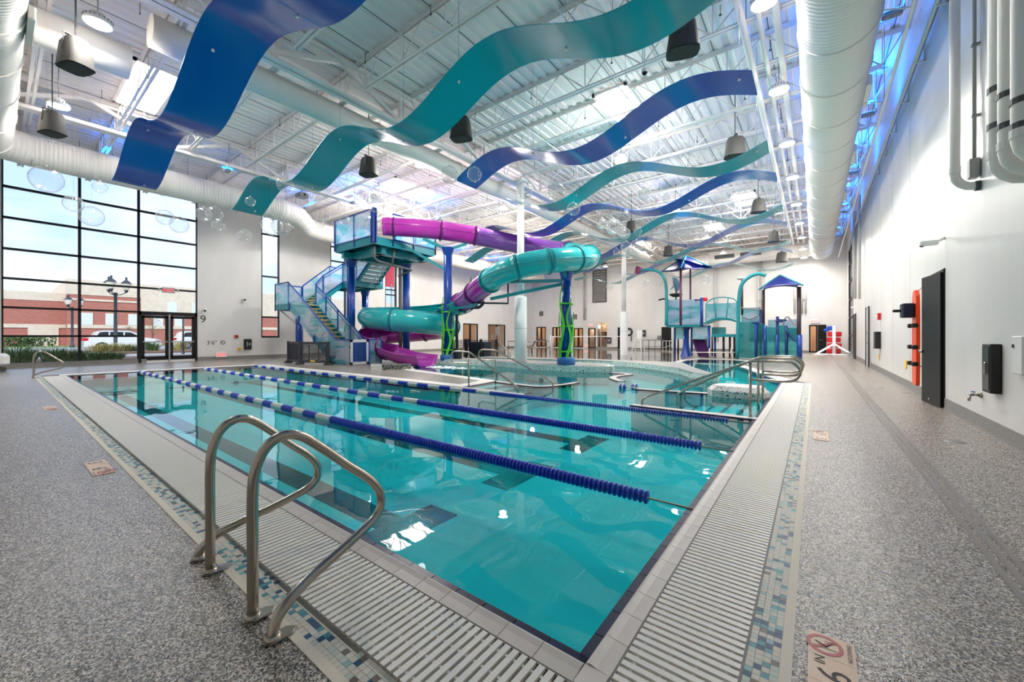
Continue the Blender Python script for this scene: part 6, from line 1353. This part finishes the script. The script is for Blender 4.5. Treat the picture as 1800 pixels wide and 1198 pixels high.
# cars
def car(x, y, lab, L=5.1):
    t = thing('white_car', lab, 'car', (x, y, 0)); wh = M('car_white', (236, 236, 236), .25, coat=.5); W = 1.9
    side = [(0, .35), (0, .75), (.06, 1.05), (.5, 1.18), (.75, 1.65), (1.2, 1.76), (2.9, 1.74), (3.35, 1.55), (3.9, 1.16), (4.75, 1.0), (L, .85), (L, .4), (4.6, .32), (4.45, .32), (4.3, .62), (3.95, .78), (3.6, .62), (3.45, .32), (1.6, .3), (1.45, .62), (1.1, .78), (.75, .62), (.6, .32)]
    bo = MB().profile(side, (x - W / 2, y, 0), (0, 1, 0), (0, 0, 1), (1, 0, 0), W).build('body', wh, t); dg = M('car_glass', (40, 46, 54), .1)
    for poly in ([(.72, 1.2), (.95, 1.62), (1.25, 1.66), (1.5, 1.66), (1.5, 1.2)], [(1.6, 1.2), (1.6, 1.66), (2.45, 1.65), (2.45, 1.2)], [(2.55, 1.2), (2.55, 1.64), (2.95, 1.62), (3.6, 1.2)]): MB().profile(poly, (x - W / 2 - .012, y, 0), (0, 1, 0), (0, 0, 1), (1, 0, 0), W + .024).build('side_window', dg, bo)
    for yy in (1.1, 3.95):
        for s_ in (-1, 1):
            w_ = MB().cyl((x + s_ * (W / 2 - .22), y + yy, .36), (x + s_ * (W / 2 + .01), y + yy, .36), .36, 18).build('wheel', M('tyre', (30, 30, 32), .8), t); MB().cyl((x + s_ * (W / 2), y + yy, .36), (x + s_ * (W / 2 + .02), y + yy, .36), .22, 12).build('rim', grey_m, w_)
    MB().profile([(0, .85), (0, 1.1), (.3, 1.1), (.25, .9)], (x - W / 2 - .01, y - .01, 0), (0, 1, 0), (0, 0, 1), (1, 0, 0), W + .02).build('tail_lamp', red_m, bo); MB().profile([(4.7, .72), (4.7, .92), (5.05, .84), (5.08, .72)], (x - W / 2 - .01, y, 0), (0, 1, 0), (0, 0, 1), (1, 0, 0), W + .02).build('head_lamp', grey_m, bo)
    MB().bb((x - W / 2 + .1, y + 1.0, 1.76), (x - W / 2 + .14, y + 3.0, 1.82)).bb((x + W / 2 - .14, y + 1.0, 1.76), (x + W / 2 - .1, y + 3.0, 1.82)).build('roof_rails', grey_m, bo)
cy = onx(145, 600, -51).y; car(-51, cy, 'white estate car parked outside behind the tall street lamp'); car(-51, onx(300, 600, -51).y, 'white car seen through the right door leaf')
# plants: clumps of blades and shrubs
def clump(x, y, r, h, nb, mat, lab, name='grass_clump', z=.05, grp=None):
    t = thing(name, lab, 'plant', (x, y, z), grp); mb = MB()
    for k in range(nb):
        a = random.uniform(0, 2 * pi); q = r * .5 * sqrt(random.random()); bx, by = x + q * cos(a), y + q * sin(a); ln = h * random.uniform(.6, 1.1); lean = r * random.uniform(.3, 1.0); w = .018
        p0 = Vector((bx, by, z)); p1 = Vector((bx + lean * .4 * cos(a), by + lean * .4 * sin(a), z + ln * .65)); p2 = Vector((bx + lean * cos(a), by + lean * sin(a), z + ln)); s_ = Vector((-sin(a), cos(a), 0)) * w
        mb.add([p0 - s_, p0 + s_, p1 + s_, p1 - s_, p2], [(0, 1, 2, 3), (3, 2, 4)])
    mb.build('blades', mat, t)
gr1 = vary(M('blade_green', (84, 116, 66), .8), (64, 96, 52), (110, 140, 80), 4); gr2 = vary(M('blade_straw', (176, 168, 96), .85), (150, 150, 80), (200, 186, 120), 4); gr3 = vary(M('shrub_green', (70, 104, 52), .8), (48, 82, 36), (96, 130, 66), 5)
for i, (u, v, r, h, mt, lab) in enumerate(((28, 634, .7, .9, gr1, 'dark green grass clump at the left of the window bed'), (48, 635, .55, .7, gr1, 'green grass clump behind the grab rail outside'), (92, 633, .7, .75, gr1, 'green grass clump in the second window bay, left'), (116, 634, .65, .65, gr1, 'green grass clump in the second window bay, middle'), (135, 633, .5, .55, gr1, 'low grass clump beside the first mullion'), (160, 633, .6, .5, gr1, 'low green clump right of the first mullion'), (186, 634, .65, .5, gr1, 'low green clump outside below the white car'), (205, 634, .5, .4, gr1, 'low green clump at the street lamp foot'))):
    c = onx(u, v, -29.2); clump(c.x, c.y, r, h, 130, mt, lab)
for i, (u, r, h, mt, lab) in enumerate(((170, 1.0, .6, gr2, 'straw coloured grass on the traffic island, left'), (190, 1.0, .7, gr2, 'straw coloured grass by the street lamp base'), (215, 1.0, .7, gr2, 'straw coloured grass right of the street lamp base'), (232, .9, .6, gr3, 'green shrub on the traffic island, right end'), (268, .7, .8, gr3, 'shrub seen through the left door leaf'), (316, .8, .9, gr2, 'tall straw grass seen through the right door leaf'))):
    c = onx(u, 611, -42.5); clump(c.x, c.y, r, h, 150, mt, lab, z=.1)
for i, (u, lab) in enumerate(((20, 'low hedge before the brick wall, left'), (45, 'low hedge before the brick wall, middle'), (68, 'low hedge before the brick wall, right'))):
    c = onx(u, 604, -71); t = thing('hedge', lab, 'hedge', (c.x, c.y, .1)); mb = MB()
    for k in range(260):
        p = Vector((c.x + random.uniform(-.5, .5), c.y + random.uniform(-1.3, 1.3), .1 + random.uniform(.05, 1.1))); e = Vector((random.gauss(0, 1), random.gauss(0, 1), random.gauss(0, 1))).normalized() * .16; f_ = e.cross(Vector((.3, .2, 1))).normalized() * .1
        mb.add([p - e, p + f_, p + e, p - f_], [(0, 1, 2, 3)])
    mb.build('foliage', gr3, t)
def tree(u, v, X, h, lab):
    c = onx(u, v, X); t = thing('young_tree', lab, 'tree', (c.x, c.y, 0)); MB().tube([(c.x, c.y, 0), (c.x + .04, c.y, h * .5), (c.x, c.y + .05, h * .9)], [.06, .045, .02], 8).build('trunk', M('bark', (104, 88, 76), .9), t)
    br_ = MB(); lf_ = MB()
    for k in range(22):
        a = k * 2.4; z = h * (.3 + .6 * k / 22); L = h * .25 * (1 - .4 * k / 22); e = Vector((c.x + L * cos(a), c.y + L * sin(a), z + L * .8)); br_.tube([(c.x, c.y, z), e], [.018, .006], 5)
        for q in range(9):
            p = Vector((c.x, c.y, z)).lerp(e, random.uniform(.3, 1.1)) + Vector((random.gauss(0, .12), random.gauss(0, .12), random.gauss(0, .12))); d_ = Vector((random.gauss(0, 1), random.gauss(0, 1), random.gauss(0, 1))).normalized() * .06; f_ = d_.cross(Vector((0, .3, 1))).normalized() * .04
            lf_.add([p - d_, p + f_, p + d_, p - f_], [(0, 1, 2, 3)])
    br_.build('branches', MATS['bark'], t); lf_.build('leaves', vary(M('leaf_olive', (140, 140, 92), .8), (118, 122, 74), (166, 160, 110), 5), t)
tree(268, 612, -60, 3.6, 'thin young tree seen through the left door leaf'); tree(227, 608, -66, 2.6, 'small young tree behind the white car')
# red sign outside the fourth slim window
c = onx(688, 500, -40); t = thing('red_banner', 'red roadside banner seen through the fourth slim window', 'sign', tuple(c)); MB().bb((c.x - .05, c.y - 1.6, c.z - .3), (c.x + .05, c.y + 1.6, c.z + 2.6)).build('banner_board', M('banner_red', (206, 46, 66), .6), t); MB().cyl((c.x, c.y, 0), (c.x, c.y, c.z), .1, 8).build('pole', grey_m, t)
